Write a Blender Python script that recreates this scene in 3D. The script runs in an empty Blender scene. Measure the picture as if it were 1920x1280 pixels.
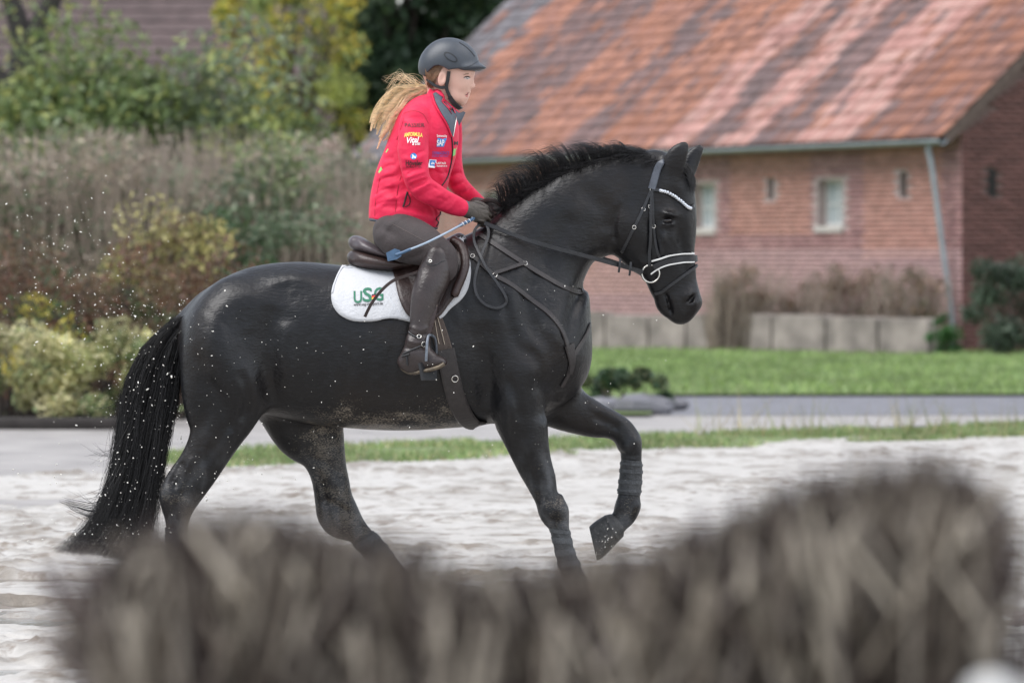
import bpy, math, random
import numpy as np
from mathutils import Vector, Matrix
from mathutils.bvhtree import BVHTree
random.seed(7); rng = np.random.default_rng(7)
scene = bpy.context.scene
COL = scene.collection

# ------------------------------------------------------------------ camera, light, exposure
F, D, H, HY = 10000.0, 23.5, 1.56, 480.0      # focal length (px of 1920), distance to horse, eye height, horizon row
cam = bpy.data.objects.new('camera', bpy.data.cameras.new('camera')); COL.objects.link(cam)
cam.location = (0, -D, H); cam.rotation_euler = (math.radians(90), 0, 0)
cam.data.sensor_width = 36.0; cam.data.lens = F/1920*36.0
cam.data.shift_y = -(640-HY)/1920
cam.data.clip_end = 2000; cam.data.clip_start = .2
cam.data.dof.use_dof = True; cam.data.dof.focus_distance = D-.25; cam.data.dof.aperture_fstop = 4.1
scene.camera = cam
SUN_EL, SUN_AZ = math.radians(58), math.radians(-72)   # azimuth: 0 = from behind the camera, negative = from the left
world = bpy.data.worlds.new('World'); scene.world = world; world.use_nodes = True
wn = world.node_tree.nodes; wl = world.node_tree.links
bg = wn['Background']; sky = wn.new('ShaderNodeTexSky'); sky.sky_type = 'NISHITA'; sky.sun_disc = False
sky.sun_elevation = SUN_EL; sky.sun_rotation = math.radians(180)+SUN_AZ
sky.dust_density = 1.6; sky.air_density = 1.0; sky.ozone_density = 1.0
hs = wn.new('ShaderNodeHueSaturation'); hs.inputs['Saturation'].default_value = .4
wl.new(sky.outputs[0], hs.inputs['Color']); wl.new(hs.outputs[0], bg.inputs[0]); bg.inputs[1].default_value = .108
sun = bpy.data.objects.new('sun', bpy.data.lights.new('sun', 'SUN')); COL.objects.link(sun)
sun.data.energy = 1.5; sun.data.angle = math.radians(42); sun.data.color = (1, .975, .955)
sdir = Vector((math.sin(SUN_AZ)*math.cos(SUN_EL), -math.cos(SUN_AZ)*math.cos(SUN_EL), math.sin(SUN_EL)))
sun.rotation_euler = sdir.to_track_quat('Z', 'Y').to_euler()
vs = scene.view_settings; vs.view_transform = 'Standard'; vs.look = 'None'; vs.gamma = 1; vs.exposure = 1.34
vs.use_curve_mapping = False
scene.cycles.use_denoising = True; scene.cycles.max_bounces = 6

# ------------------------------------------------------------------ helpers
def W(px, py, Y=0.0):
    s = (D+Y)/F
    return Vector(((px-960)*s, Y, H-(py-HY)*s))
def G0(px, py):
    """point on the ground seen at this pixel"""
    d = F*H/(py-HY); return Vector(((px-960)/F*d, d-D, 0))
def tag(o, label=None, cat=None, group=None, kind=None):
    if label: o['label'] = label
    if cat: o['category'] = cat
    if group: o['group'] = group
    if kind: o['kind'] = kind
    return o
def empty(name, loc=(0, 0, 0), parent=None):
    o = bpy.data.objects.new(name, None); COL.objects.link(o); o.location = loc; o.empty_display_size = .1
    return o
def mesh_obj(name, verts, faces, mat, parent=None, smooth=False, cols=None):
    me = bpy.data.meshes.new(name)
    v = np.asarray(verts, dtype=np.float32).reshape(-1, 3)
    if isinstance(faces, np.ndarray):
        n, k = faces.shape
        me.vertices.add(len(v)); me.vertices.foreach_set('co', v.ravel())
        me.loops.add(n*k); me.loops.foreach_set('vertex_index', faces.ravel().astype(np.int32))
        me.polygons.add(n); me.polygons.foreach_set('loop_start', np.arange(0, n*k, k, dtype=np.int32))
        me.polygons.foreach_set('loop_total', np.full(n, k, dtype=np.int32))
        me.update(calc_edges=True)
    else:
        me.from_pydata([tuple(map(float, p)) for p in v], [], [tuple(int(i) for i in f) for f in faces])
    if smooth: me.polygons.foreach_set('use_smooth', np.ones(len(me.polygons), dtype=bool))
    if cols is not None:
        a = me.color_attributes.new('Col', 'FLOAT_COLOR', 'POINT')
        c = np.ones((len(v), 4), dtype=np.float32); c[:, :3] = cols
        a.data.foreach_set('color', c.ravel())
    me.materials.append(mat); me.validate()
    o = bpy.data.objects.new(name, me); COL.objects.link(o)
    if parent is not None:
        o.parent = parent; o.matrix_parent_inverse = Matrix.Translation(-parent.location) if parent.type == 'EMPTY' and parent.rotation_euler[2] == 0 else Matrix()
    return o
def cr(pts, m=5, closed=False):
    """Catmull-Rom through rows of pts"""
    P = np.asarray(pts, float); n = len(P); out = []
    if n < 3 and not closed:
        return np.array([P[0]+(P[-1]-P[0])*t for t in np.linspace(0, 1, m+1)])
    rngs = range(n) if closed else range(n-1)
    for i in rngs:
        if closed: a, b, c, d = P[(i-1) % n], P[i], P[(i+1) % n], P[(i+2) % n]
        else: a, b, c, d = P[max(i-1, 0)], P[i], P[i+1], P[min(i+2, n-1)]
        for j in range(m):
            t = j/m
            out.append(.5*((2*b)+(c-a)*t+(2*a-5*b+4*c-d)*t*t+(3*b-a-3*c+d)*t**3))
    if not closed: out.append(P[-1])
    return np.array(out)
def tubes(paths, radii, sides=5, cap=True):
    """many tapered tubes in one mesh; paths list of (n,3), radii list of (n,)"""
    V = []; Fc = []; off = 0
    for P, R in zip(paths, radii):
        P = np.asarray(P, float); n = len(P)
        T = np.gradient(P, axis=0); T /= np.linalg.norm(T, axis=1)[:, None]+1e-9
        up = np.array([0.31, 0.9, 0.29]); 
        N = np.cross(T, up); N /= np.linalg.norm(N, axis=1)[:, None]+1e-9
        B = np.cross(T, N)
        a = np.linspace(0, 2*math.pi, sides, endpoint=False)
        ring = P[:, None, :]+(np.cos(a)[None, :, None]*N[:, None, :]+np.sin(a)[None, :, None]*B[:, None, :])*np.asarray(R)[:, None, None]
        V.append(ring.reshape(-1, 3))
        i = np.arange(n-1)[:, None]*sides; j = np.arange(sides)[None, :]; j2 = (j+1) % sides
        q = np.stack([i+j, i+j2, i+sides+j2, i+sides+j], -1).reshape(-1, 4)+off
        Fc.append(q); off += n*sides
    return np.concatenate(V), np.concatenate(Fc)
def boxes(lst):
    """list of (x0,x1,y0,y1,z0,z1)"""
    b = np.asarray(lst, float); n = len(b)
    V = np.empty((n, 8, 3))
    for i in range(8):
        V[:, i, 0] = b[:, (i & 1)]; V[:, i, 1] = b[:, 2+((i >> 1) & 1)]; V[:, i, 2] = b[:, 4+((i >> 2) & 1)]
    q = np.array([[0, 1, 5, 4], [2, 6, 7, 3], [0, 4, 6, 2], [1, 3, 7, 5], [4, 5, 7, 6], [0, 2, 3, 1]])
    return V.reshape(-1, 3), (q[None]+np.arange(n)[:, None, None]*8).reshape(-1, 4)
def vnoise(x, y, seed=0):
    """smooth 2-D value noise, numpy"""
    r = np.random.default_rng(seed); T = r.random((256, 256))
    xi = np.floor(x).astype(int); yi = np.floor(y).astype(int); fx = x-xi; fy = y-yi
    fx = fx*fx*(3-2*fx); fy = fy*fy*(3-2*fy)
    g = lambda a, b: T[a & 255, b & 255]
    return (g(xi, yi)*(1-fx)+g(xi+1, yi)*fx)*(1-fy)+(g(xi, yi+1)*(1-fx)+g(xi+1, yi+1)*fx)*fy

# ------------------------------------------------------------------ materials
def pmat(name, base, rough=.6, var=.2, scale=12, bump=.0, bscale=80, metal=0, spec=.5, sheen=0, coat=0, attr=False, col2=None, trans=0, stretch=(1, 1, 1)):
    m = bpy.data.materials.new(name); m.use_nodes = True; nt = m.node_tree; N = nt.nodes; L = nt.links
    p = N['Principled BSDF']; tc = N.new('ShaderNodeTexCoord'); mp = N.new('ShaderNodeMapping'); mp.inputs['Scale'].default_value = stretch
    L.new(tc.outputs['Object'], mp.inputs[0])
    nz = N.new('ShaderNodeTexNoise'); nz.inputs['Scale'].default_value = scale; nz.inputs['Detail'].default_value = 5
    L.new(mp.outputs[0], nz.inputs['Vector'])
    mr = N.new('ShaderNodeMapRange'); mr.inputs[1].default_value = .25; mr.inputs[2].default_value = .75
    L.new(nz.outputs[0], mr.inputs[0])
    if attr:
        at = N.new('ShaderNodeAttribute'); at.attribute_name = 'Col'
        mr.inputs[3].default_value = 1-var; mr.inputs[4].default_value = 1+var
        vm = N.new('ShaderNodeVectorMath'); vm.operation = 'SCALE'
        L.new(at.outputs['Color'], vm.inputs[0]); L.new(mr.outputs[0], vm.inputs['Scale']); L.new(vm.outputs[0], p.inputs['Base Color'])
    else:
        mx = N.new('ShaderNodeMix'); mx.data_type = 'RGBA'
        c2 = col2 or tuple(c*(1+var) for c in base); c1 = base if col2 else tuple(c*(1-var) for c in base)
        mx.inputs[6].default_value = (*c1, 1); mx.inputs[7].default_value = (*c2, 1)
        L.new(mr.outputs[0], mx.inputs[0]); L.new(mx.outputs[2], p.inputs['Base Color'])
    p.inputs['Roughness'].default_value = rough; p.inputs['Metallic'].default_value = metal
    p.inputs['Specular IOR Level'].default_value = spec
    if sheen: p.inputs['Sheen Weight'].default_value = sheen; p.inputs['Sheen Roughness'].default_value = .5
    if coat: p.inputs['Coat Weight'].default_value = coat; p.inputs['Coat Roughness'].default_value = .25
    if bump:
        nb = N.new('ShaderNodeTexNoise'); nb.inputs['Scale'].default_value = bscale; nb.inputs['Detail'].default_value = 4
        L.new(mp.outputs[0], nb.inputs['Vector']); bp = N.new('ShaderNodeBump'); bp.inputs['Strength'].default_value = bump; bp.inputs['Distance'].default_value = .01
        L.new(nb.outputs[0], bp.inputs['Height']); L.new(bp.outputs[0], p.inputs['Normal'])
    if trans:
        tr = N.new('ShaderNodeBsdfTranslucent'); ms = N.new('ShaderNodeMixShader'); ms.inputs[0].default_value = trans
        src = p.inputs['Base Color'].links[0].from_socket; L.new(src, tr.inputs[0])
        L.new(p.outputs[0], ms.inputs[1]); L.new(tr.outputs[0], ms.inputs[2]); L.new(ms.outputs[0], N['Material Output'].inputs[0])
    return m

def horse_material():
    m = bpy.data.materials.new('black_coat'); m.use_nodes = True; nt = m.node_tree; N = nt.nodes; L = nt.links
    p = N['Principled BSDF']; tc = N.new('ShaderNodeTexCoord'); sp = N.new('ShaderNodeSeparateXYZ'); L.new(tc.outputs['Object'], sp.inputs[0])
    def noise(scale, st=(1, 1, 1), det=4):
        mp = N.new('ShaderNodeMapping'); mp.inputs['Scale'].default_value = st; L.new(tc.outputs['Object'], mp.inputs[0])
        n = N.new('ShaderNodeTexNoise'); n.inputs['Scale'].default_value = scale; n.inputs['Detail'].default_value = det; L.new(mp.outputs[0], n.inputs['Vector']); return n.outputs[0]
    def ramp(src, a, b, lo=0, hi=1):
        r = N.new('ShaderNodeMapRange'); r.interpolation_type = 'SMOOTHSTEP'; L.new(src, r.inputs[0])
        for i, v in enumerate((a, b, lo, hi)): r.inputs[i+1].default_value = v
        return r.outputs[0]
    def math_(op, a, b):
        n = N.new('ShaderNodeMath'); n.operation = op
        for i, v in enumerate((a, b)):
            if isinstance(v, (int, float)): n.inputs[i].default_value = v
            else: L.new(v, n.inputs[i])
        return n.outputs[0]
    def mix(f, a, b):
        n = N.new('ShaderNodeMix'); n.data_type = 'RGBA'; L.new(f, n.inputs[0])
        for i, v in ((6, a), (7, b)):
            if isinstance(v, tuple): n.inputs[i].default_value = (*v, 1)
            else: L.new(v, n.inputs[i])
        return n.outputs[2]
    c = mix(ramp(noise(3.0), .45, .7), (.0030, .0032, .0044), (.0075, .0052, .0045))
    # dried sand spatter: belly and legs, a property of the dirty coat
    zlow = ramp(sp.outputs['Z'], 1.06, .79); xm = math_('MULTIPLY', ramp(sp.outputs['X'], -1.25, -.7), ramp(sp.outputs['X'], .05, -.25))
    belly = math_('MULTIPLY', zlow, xm)
    legs = ramp(sp.outputs['Z'], .95, .45)
    zone = math_('MAXIMUM', belly, math_('MULTIPLY', legs, .66))
    streak = noise(11, (1, 1, 1.6), 6); fine = noise(230, (.5, 1, 1.25), 4)
    th = ramp(zone, 0, 1, .72, .475)
    spk = math_('SUBTRACT', math_('ADD', math_('MULTIPLY', streak, .4), math_('MULTIPLY', fine, .6)), th)
    msk = ramp(spk, .0, .07)
    msk = math_('MULTIPLY', msk, ramp(zone, .02, .35))
    c = mix(math_('MULTIPLY', msk, ramp(sp.outputs['Z'], .62, .8, .34, .62)), c, (.25, .215, .17))
    dust = math_('MULTIPLY', ramp(noise(14, (1, 1, .5), 6), .40, .68), ramp(sp.outputs['Z'], .9, .35, 0, .30))
    c = mix(dust, c, (.19, .20, .215))
    # hair clumps: fine streaks along the lie of the coat, catching dust
    hair = noise(88, (.34, 1, 1.1), 6)
    c = mix(ramp(hair, .50, .72, 0, .5), c, (.012, .0125, .016))
    L.new(c, p.inputs['Base Color'])
    L.new(ramp(noise(6), .3, .7, .34, .45), p.inputs['Roughness'])
    p.inputs['Specular IOR Level'].default_value = .38
    p.inputs['Sheen Weight'].default_value = .012; p.inputs['Sheen Roughness'].default_value = .35
    b1 = N.new('ShaderNodeBump'); b1.inputs['Strength'].default_value = .34; b1.inputs['Distance'].default_value = .006; L.new(hair, b1.inputs['Height'])
    b2 = N.new('ShaderNodeBump'); b2.inputs['Strength'].default_value = .36; b2.inputs['Distance'].default_value = .022; L.new(noise(11, (1, 1, .8), 3), b2.inputs['Height'])
    b3 = N.new('ShaderNodeBump'); b3.inputs['Strength'].default_value = .25; b3.inputs['Distance'].default_value = .004; L.new(noise(140, (.6, 1, 1.2), 4), b3.inputs['Height'])
    L.new(b1.outputs[0], b2.inputs['Normal']); L.new(b2.outputs[0], b3.inputs['Normal']); L.new(b3.outputs[0], p.inputs['Normal'])
    return m

M = {}
M['coat'] = horse_material()
M['hairblack'] = pmat('black_hair', (.008, .0072, .008), .45, .4, 6, spec=.5)
M['hoof'] = pmat('hoof_horn', (.018, .019, .020), .55, .5, 25, .5, 60, col2=(.06, .06, .06))
M['leather_black'] = pmat('black_leather', (.017, .018, .021), .42, .3, 40, .2, 200)
M['leather_bridle'] = pmat('blue_grey_padding', (.075, .085, .105), .5, .2, 40, .15, 200)
M['leather_brown'] = pmat('brown_leather', (.030, .016, .014), .40, .35, 18, .25, 120)
M['leather_boot'] = pmat('boot_leather', (.030, .021, .020), .34, .3, 14, .2, 90)
M['leather_strap'] = pmat('dark_strap_leather', (.024, .020, .020), .42, .3, 40, .2, 200)
M['web'] = pmat('girth_elastic', (.075, .055, .045), .7, .2, 60, .3, 300)
M['metal'] = pmat('steel', (.62, .60, .56), .25, .1, 30, metal=1)
M['white_piping'] = pmat('white_piping', (.75, .75, .73), .45, .08, 30)
M['crystal'] = pmat('crystal', (.75, .78, .82), .12, .1, 100, metal=.7)
M['eye'] = pmat('eye', (.012, .008, .007), .06, .2, 30, spec=.8)
M['pad'] = pmat('white_quilted_cotton', (.54, .55, .57), .8, .03, 20, .35, 90)
M['red'] = pmat('red_softshell', (.70, .007, .062), .66, .14, 9, .4, 45, sheen=.04)
M['grey_knit'] = pmat('grey_lining', (.085, .10, .125), .7, .15, 30, .3, 200)
M['breeches'] = pmat('brown_breeches', (.038, .029, .029), .75, .15, 20, .25, 120, sheen=.04)
M['glove'] = pmat('glove_leather', (.075, .064, .054), .6, .25, 40, .4, 120)
M['skin'] = pmat('skin', (.68, .42, .335), .5, .09, 14, .1, 150, spec=.4)
M['lips'] = pmat('lips', (.50, .18, .16), .42, .1, 60)
M['helmet'] = pmat('helmet_shell', (.040, .048, .060), .42, .1, 40, .12, 250)
M['helmet_dark'] = pmat('helmet_vent', (.014, .016, .02), .5, .1, 40)
M['blond'] = pmat('blond_hair', (.88, .70, .45), .45, .35, 40, spec=.5, stretch=(1, 1, 3))
M['blue'] = pmat('blue_crop', (.06, .12, .21), .45, .2, 60)
M['shaft'] = pmat('crop_shaft', (.30, .38, .47), .4, .1, 60)
for nm, c in (('ink_black', (.02, .016, .018)), ('ink_white', (.85, .85, .85)), ('ink_yellow', (.85, .75, .12)), ('ink_blue', (.05, .25, .62)), ('ink_purple', (.16, .10, .40)),
              ('ink_green', (.02, .16, .09)), ('ink_red', (.7, .03, .03)), ('ink_lime', (.25, .62, .18)), ('ink_gold', (.8, .55, .05))):
    M[nm] = pmat(nm, c, .6, .03, 30)

# ------------------------------------------------------------------ implicit surfaces
def blur2(a):
    p = np.pad(a, 1, mode='edge'); p = (p[:-2]+2*p[1:-1]+p[2:])/4
    return (p[:, :-2]+2*p[:, 1:-1]+p[:, 2:])/4
class SDF:
    def __init__(s, x0, x1, y0, y1, z0, z1, h):
        s.amp = 1.; s.h = h; s.x = np.arange(x0, x1, h, dtype=np.float32); s.y = np.arange(y0, y1, h, dtype=np.float32); s.z = np.arange(z0, z1, h, dtype=np.float32)
        s.f = np.full((len(s.x), len(s.z), len(s.y)), .5, dtype=np.float32)
    def sl(s, a, lo, hi):
        i = max(int(np.searchsorted(a, lo)), 0); j = min(int(np.searchsorted(a, hi)), len(a)); return slice(i, max(j, i+1))
    def comb(s, ix, iz, iy, g, k, sub):
        f = s.f[ix, iz, iy]
        if sub:
            hh = np.maximum(k-np.abs(f+g), 0)/k; s.f[ix, iz, iy] = np.maximum(f, -g)+hh*hh*k*.25
        else:
            hh = np.maximum(k-np.abs(f-g), 0)/k; s.f[ix, iz, iy] = np.minimum(f, g)-hh*hh*k*.25
    @staticmethod
    def stations(st):
        out = []
        for a in st:
            ax, ay, bx, by, w = a[:5]; yc = a[5] if len(a) > 5 else 0.
            A = W(ax, ay, yc); B = W(bx, by, yc); c = (A+B)/2
            out.append((c.x, c.z, (A-B).length/2, w, yc))
        return out
    def tube(s, st, k=.04, p=2.0, m=4, grow=0., raw=False):
        A = cr(st if raw else s.stations(st), m).astype(np.float32); A[:, 2] += grow; A[:, 3] += grow
        A[:, 2:4] = np.maximum(A[:, 2:4], .002)
        pad = k+.03; R = A[:, 2]
        ix = s.sl(s.x, (A[:, 0]-R).min()-pad, (A[:, 0]+R).max()+pad); iz = s.sl(s.z, (A[:, 1]-R).min()-pad, (A[:, 1]+R).max()+pad)
        iy = s.sl(s.y, (A[:, 4]-A[:, 3]).min()-pad, (A[:, 4]+A[:, 3]).max()+pad)
        X = s.x[ix][:, None]; Z = s.z[iz][None, :]
        best = np.full((X.shape[0], Z.shape[1]), 1e9, np.float32); dd = best.copy(); r = best.copy(); w = best.copy(); yc = best.copy()
        for a, b in zip(A[:-1], A[1:]):
            ex, ez = b[0]-a[0], b[1]-a[1]; L2 = ex*ex+ez*ez+1e-12
            t = np.clip(((X-a[0])*ex+(Z-a[1])*ez)/L2, 0, 1)
            d = np.sqrt((X-a[0]-t*ex)**2+(Z-a[1]-t*ez)**2); rr = a[2]+(b[2]-a[2])*t
            v = d-rr; u = v < best
            best = np.where(u, v, best); dd = np.where(u, d, dd); r = np.where(u, rr, r); w = np.where(u, a[3]+(b[3]-a[3])*t, w); yc = np.where(u, a[4]+(b[4]-a[4])*t, yc)
        dr = dd/r
        for _ in range(3): dr, w, yc, r = (blur2(q_) for q_ in (dr, w, yc, r))
        y = s.y[iy][None, None, :]
        q = (dr[:, :, None]**p+(np.abs(y-yc[:, :, None])/w[:, :, None])**p)**(1/p)
        s.comb(ix, iz, iy, (q-1)*np.minimum(r, w)[:, :, None], k, False)
    def ell(s, c, r, k=.03, R=None, sub=False):
        c = np.array(c, np.float32); r = np.array(r, np.float32); m = r.max()+k+.02
        ix = s.sl(s.x, c[0]-m, c[0]+m); iy = s.sl(s.y, c[1]-m, c[1]+m); iz = s.sl(s.z, c[2]-m, c[2]+m)
        X = s.x[ix][:, None, None]-c[0]; Z = s.z[iz][None, :, None]-c[2]; Y = s.y[iy][None, None, :]-c[1]
        if R is not None:
            Ri = np.array(R.transposed()); X, Y, Z = (Ri[i, 0]*X+Ri[i, 1]*Y+Ri[i, 2]*Z for i in range(3))
        q = np.sqrt((X/r[0])**2+(Y/r[1])**2+(Z/r[2])**2)
        s.comb(ix, iz, iy, (q-1)*r.min(), k, sub)
    def pell(s, px, py, Y, rx, rz, ry, ang=0, k=.03, sub=False):
        """ellipsoid centred at a pixel; rx, rz in px (in the picture plane), ry in metres"""
        s.ell(W(px, py, Y), (rx*D/F, ry, rz*D/F), k, Matrix.Rotation(math.radians(ang), 3, 'Y'), sub)
    def crease(s, pts, wpx, depth, side=None):
        P = cr([tuple(W(a, b))[::2] for a, b in pts], 5).astype(np.float32); w = wpx*D/F; m = 2.4*w
        ix = s.sl(s.x, P[:, 0].min()-m, P[:, 0].max()+m); iz = s.sl(s.z, P[:, 1].min()-m, P[:, 1].max()+m)
        iy = slice(0, len(s.y)) if side is None else s.sl(s.y, *side)
        X = s.x[ix][:, None]; Z = s.z[iz][None, :]; n = len(P); best = np.full((X.shape[0], Z.shape[1]), 1e9, np.float32); tt = best.copy()
        for i, (a, b) in enumerate(zip(P[:-1], P[1:])):
            e = b-a; t = np.clip(((X-a[0])*e[0]+(Z-a[1])*e[1])/(e@e+1e-12), 0, 1)
            d = np.hypot(X-a[0]-t*e[0], Z-a[1]-t*e[1]); u = d < best; best = np.where(u, d, best); tt = np.where(u, (i+t)/(n-1), tt)
        fade = np.clip(np.minimum(tt, 1-tt)*5, .0, 1)
        s.f[ix, iz, iy] += (depth*s.amp*fade*np.exp(-(best/w)**2))[:, :, None]
    def blob(s, px, py, rx, rz, ang, amp, side=None):
        c = W(px, py); rx *= D/F; rz *= D/F; m = 2.4*max(rx, rz); ca, sa = math.cos(math.radians(ang)), math.sin(math.radians(ang))
        ix = s.sl(s.x, c.x-m, c.x+m); iz = s.sl(s.z, c.z-m, c.z+m); iy = slice(0, len(s.y)) if side is None else s.sl(s.y, *side)
        X = s.x[ix][:, None]-c.x; Z = s.z[iz][None, :]-c.z
        s.f[ix, iz, iy] -= (s.amp*amp*np.exp(-((X*ca+Z*sa)/rx)**2-((-X*sa+Z*ca)/rz)**2))[:, :, None]
    def cut(s, a, b, sign=1):
        """remove everything below (sign 1) or above (-1) a pixel line"""
        A, B = W(*a), W(*b); n = Vector((-(B.z-A.z), 0, B.x-A.x)).normalized()
        s.f = np.maximum(s.f, (-sign*((s.x[:, None, None]-A.x)*n.x+(s.z[None, :, None]-A.z)*n.z)).astype(np.float32))
    def mesh(s):
        f = s.f; neg = f < 0; nx, nz, ny = f.shape
        c = np.zeros((nx-1, nz-1, ny-1), np.uint8); idx = [(i, j, k) for i in (0, 1) for j in (0, 1) for k in (0, 1)]
        for i, j, k in idx: c += neg[i:nx-1+i, j:nz-1+j, k:ny-1+k]
        act = np.argwhere((c > 0) & (c < 8)); ids = np.full(c.shape, -1, np.int32); ids[tuple(act.T)] = np.arange(len(act))
        S = np.zeros((len(act), 3), np.float32); n = np.zeros(len(act), np.float32)
        for a in idx:
            for ax in range(3):
                if a[ax]: continue
                b = list(a); b[ax] = 1
                fa = f[act[:, 0]+a[0], act[:, 1]+a[1], act[:, 2]+a[2]]; fb = f[act[:, 0]+b[0], act[:, 1]+b[1], act[:, 2]+b[2]]
                x = (fa < 0) != (fb < 0); t = np.where(x, fa/np.where(x, fa-fb, 1), 0)
                pt = np.tile(np.array(a, np.float32), (len(act), 1)); pt[:, ax] += t
                S[x] += pt[x]; n[x] += 1
        L = act+S/np.maximum(n, 1)[:, None]
        V = np.stack([s.x[0]+L[:, 0]*s.h, s.y[0]+L[:, 2]*s.h, s.z[0]+L[:, 1]*s.h], 1)
        Q = []
        for ax in range(3):
            o1, o2 = [(1, 2), (2, 0), (0, 1)][ax]
            sh = [slice(1, -1)]*3; sh[ax] = slice(0, -1); a = neg[tuple(sh)]
            sh2 = list(sh); sh2[ax] = slice(1, None); b = neg[tuple(sh2)]
            e = np.argwhere(a != b); 
            if not len(e): continue
            flip = a[tuple(e.T)]; base = e.copy(); base[:, o1] += 1; base[:, o2] += 1
            def at(d1, d2):
                q = base.copy(); q[:, o1] -= d1; q[:, o2] -= d2; return ids[tuple(q.T)]
            q = np.stack([at(1, 1), at(0, 1), at(0, 0), at(1, 0)], 1)
            q[~flip] = q[~flip][:, ::-1]; Q.append(q)
        Q = np.concatenate(Q); Q = Q[(Q >= 0).all(1)]
        return V, Q[:, ::-1]          # (x,z,y) storage mirrors the axes, so the winding is reversed
def smooth_mesh(V, Q, it=2, lam=.5):
    a = Q.ravel(); b = np.roll(Q, -1, 1).ravel(); n = len(V); cnt = np.bincount(a, minlength=n)+np.bincount(b, minlength=n)
    for _ in range(it):
        acc = np.stack([np.bincount(a, V[b, i], n)+np.bincount(b, V[a, i], n) for i in range(3)], 1)
        V = V+lam*(acc/np.maximum(cnt, 1)[:, None]-V)
    return V
def bvh_of(V, Q): return BVHTree.FromPolygons([tuple(map(float, v)) for v in V], [tuple(map(int, q)) for q in Q])
CAM = Vector((0, -D, H))
def hit(bvh, px, py, back=False):
    """surface point and normal of a thing at a pixel (near side), found by a ray"""
    d = (W(px, py, 0)-CAM).normalized()
    o = CAM+d*(D-2) if not back else CAM+d*(D+2)
    p, n, i, _ = bvh.ray_cast(o, d if not back else -d)
    if p is None: p, n, i, _ = bvh.find_nearest(W(px, py, -.12 if not back else .12))
    return p, n



# ------------------------------------------------------------------ ground
def dist(py): return F*H/(py-HY)
M['earth'] = pmat('earth', (.10, .085, .06), .95, .4, 3, .5, 20)
M['sand'] = None
def sand_material():
    m = bpy.data.materials.new('wet_sand'); m.use_nodes = True; nt = m.node_tree; N = nt.nodes; L = nt.links; p = N['Principled BSDF']
    tc = N.new('ShaderNodeTexCoord'); at = N.new('ShaderNodeAttribute'); at.attribute_name = 'Col'
    def nz(s, d=5):
        n = N.new('ShaderNodeTexNoise'); n.inputs['Scale'].default_value = s; n.inputs['Detail'].default_value = d; L.new(tc.outputs['Object'], n.inputs['Vector']); return n.outputs[0]
    mr = N.new('ShaderNodeMapRange'); L.new(nz(14, 8), mr.inputs[0]); mr.inputs[1].default_value = .3; mr.inputs[2].default_value = .7; mr.inputs[3].default_value = .86; mr.inputs[4].default_value = 1.1
    vm = N.new('ShaderNodeVectorMath'); vm.operation = 'SCALE'; L.new(at.outputs['Color'], vm.inputs[0]); L.new(mr.outputs[0], vm.inputs['Scale']); 
    mp = N.new('ShaderNodeMapping'); mp.inputs['Scale'].default_value = (1, .62, 1); L.new(tc.outputs['Object'], mp.inputs[0])
    n2 = N.new('ShaderNodeTexNoise'); n2.inputs['Scale'].default_value = 6.0; n2.inputs['Detail'].default_value = 9; n2.inputs['Roughness'].default_value = .62; L.new(mp.outputs[0], n2.inputs['Vector'])
    m2 = N.new('ShaderNodeMapRange'); L.new(n2.outputs[0], m2.inputs[0]); m2.inputs[1].default_value = .53; m2.inputs[2].default_value = .62; m2.inputs[3].default_value = 0; m2.inputs[4].default_value = .8
    mxx = N.new('ShaderNodeMix'); mxx.data_type = 'RGBA'; L.new(m2.outputs[0], mxx.inputs[0]); L.new(vm.outputs[0], mxx.inputs[6]); mxx.inputs[7].default_value = (.175, .142, .112, 1); L.new(mxx.outputs[2], p.inputs['Base Color'])
    p.inputs['Roughness'].default_value = .5
    b = N.new('ShaderNodeBump'); b.inputs['Strength'].default_value = .6; b.inputs['Distance'].default_value = .012; L.new(nz(45, 6), b.inputs['Height']); L.new(b.outputs[0], p.inputs['Normal'])
    return m
M['sand'] = sand_material()
ground = mesh_obj('ground', [(-400, -60, -.07), (400, -60, -.07), (400, 600, -.07), (-400, 600, -.07)], [(0, 1, 2, 3)], M['earth']); tag(ground, kind='structure')

# edge of the arena: the line where the sand meets the grass strip
EA, EB = G0(290, 874), G0(1920, 810)
def edge_y(x): return EA.y+(EB.y-EA.y)*(x-EA.x)/(EB.x-EA.x)
def sand_height(X, Y):
    z = (vnoise(X*.5+9, Y*.35+3, 1)-.5)*.022+(vnoise(X*1.7, Y*1.1, 2)-.5)*.014
    n = vnoise(X*5.5+40, Y*3.6+7, 3)*.42+vnoise(X*11, Y*8, 4)*.34+vnoise(X*21, Y*16, 14)*.24
    patch_ = np.clip((vnoise(X*1.5+5, Y*1.1+20, 5)*.7+vnoise(X*.5, Y*.45, 15)*.3-.40)*5, 0, 1)
    clod = np.clip((n-.52)*6, 0, 1)*patch_
    z = z+clod*.024+(vnoise(X*23, Y*19, 6)-.5)*.018*(patch_+.25)-np.clip((.4-n)*4, 0, 1)*patch_*.022
    # hollows where the rain stands
    for cx, cy, rx, ry, dp in ((-2.75, -.6, 1.5, 1.1, .06), (-3.1, 2.4, 1.9, .55, .05), (-2.5, -2.9, 1.0, .5, .05), (3.1, .1, 1.25, 2.2, .07), (-4.5, 11.0, 2.2, 3.0, .05)):
        z = z-dp*np.exp(-(((X-cx+(vnoise(X*2.2, Y*1.5, 8)-.5)*1.4+(vnoise(X*7, Y*6, 18)-.5)*.7)/rx)**2+((Y-cy+(vnoise(X*1.4+7, Y*2.6, 9)-.5)*1.6+(vnoise(X*6+7, Y*7, 19)-.5)*.8)/ry)**2)**2)
    return z, clod
nx, ny = 470, 820
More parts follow.
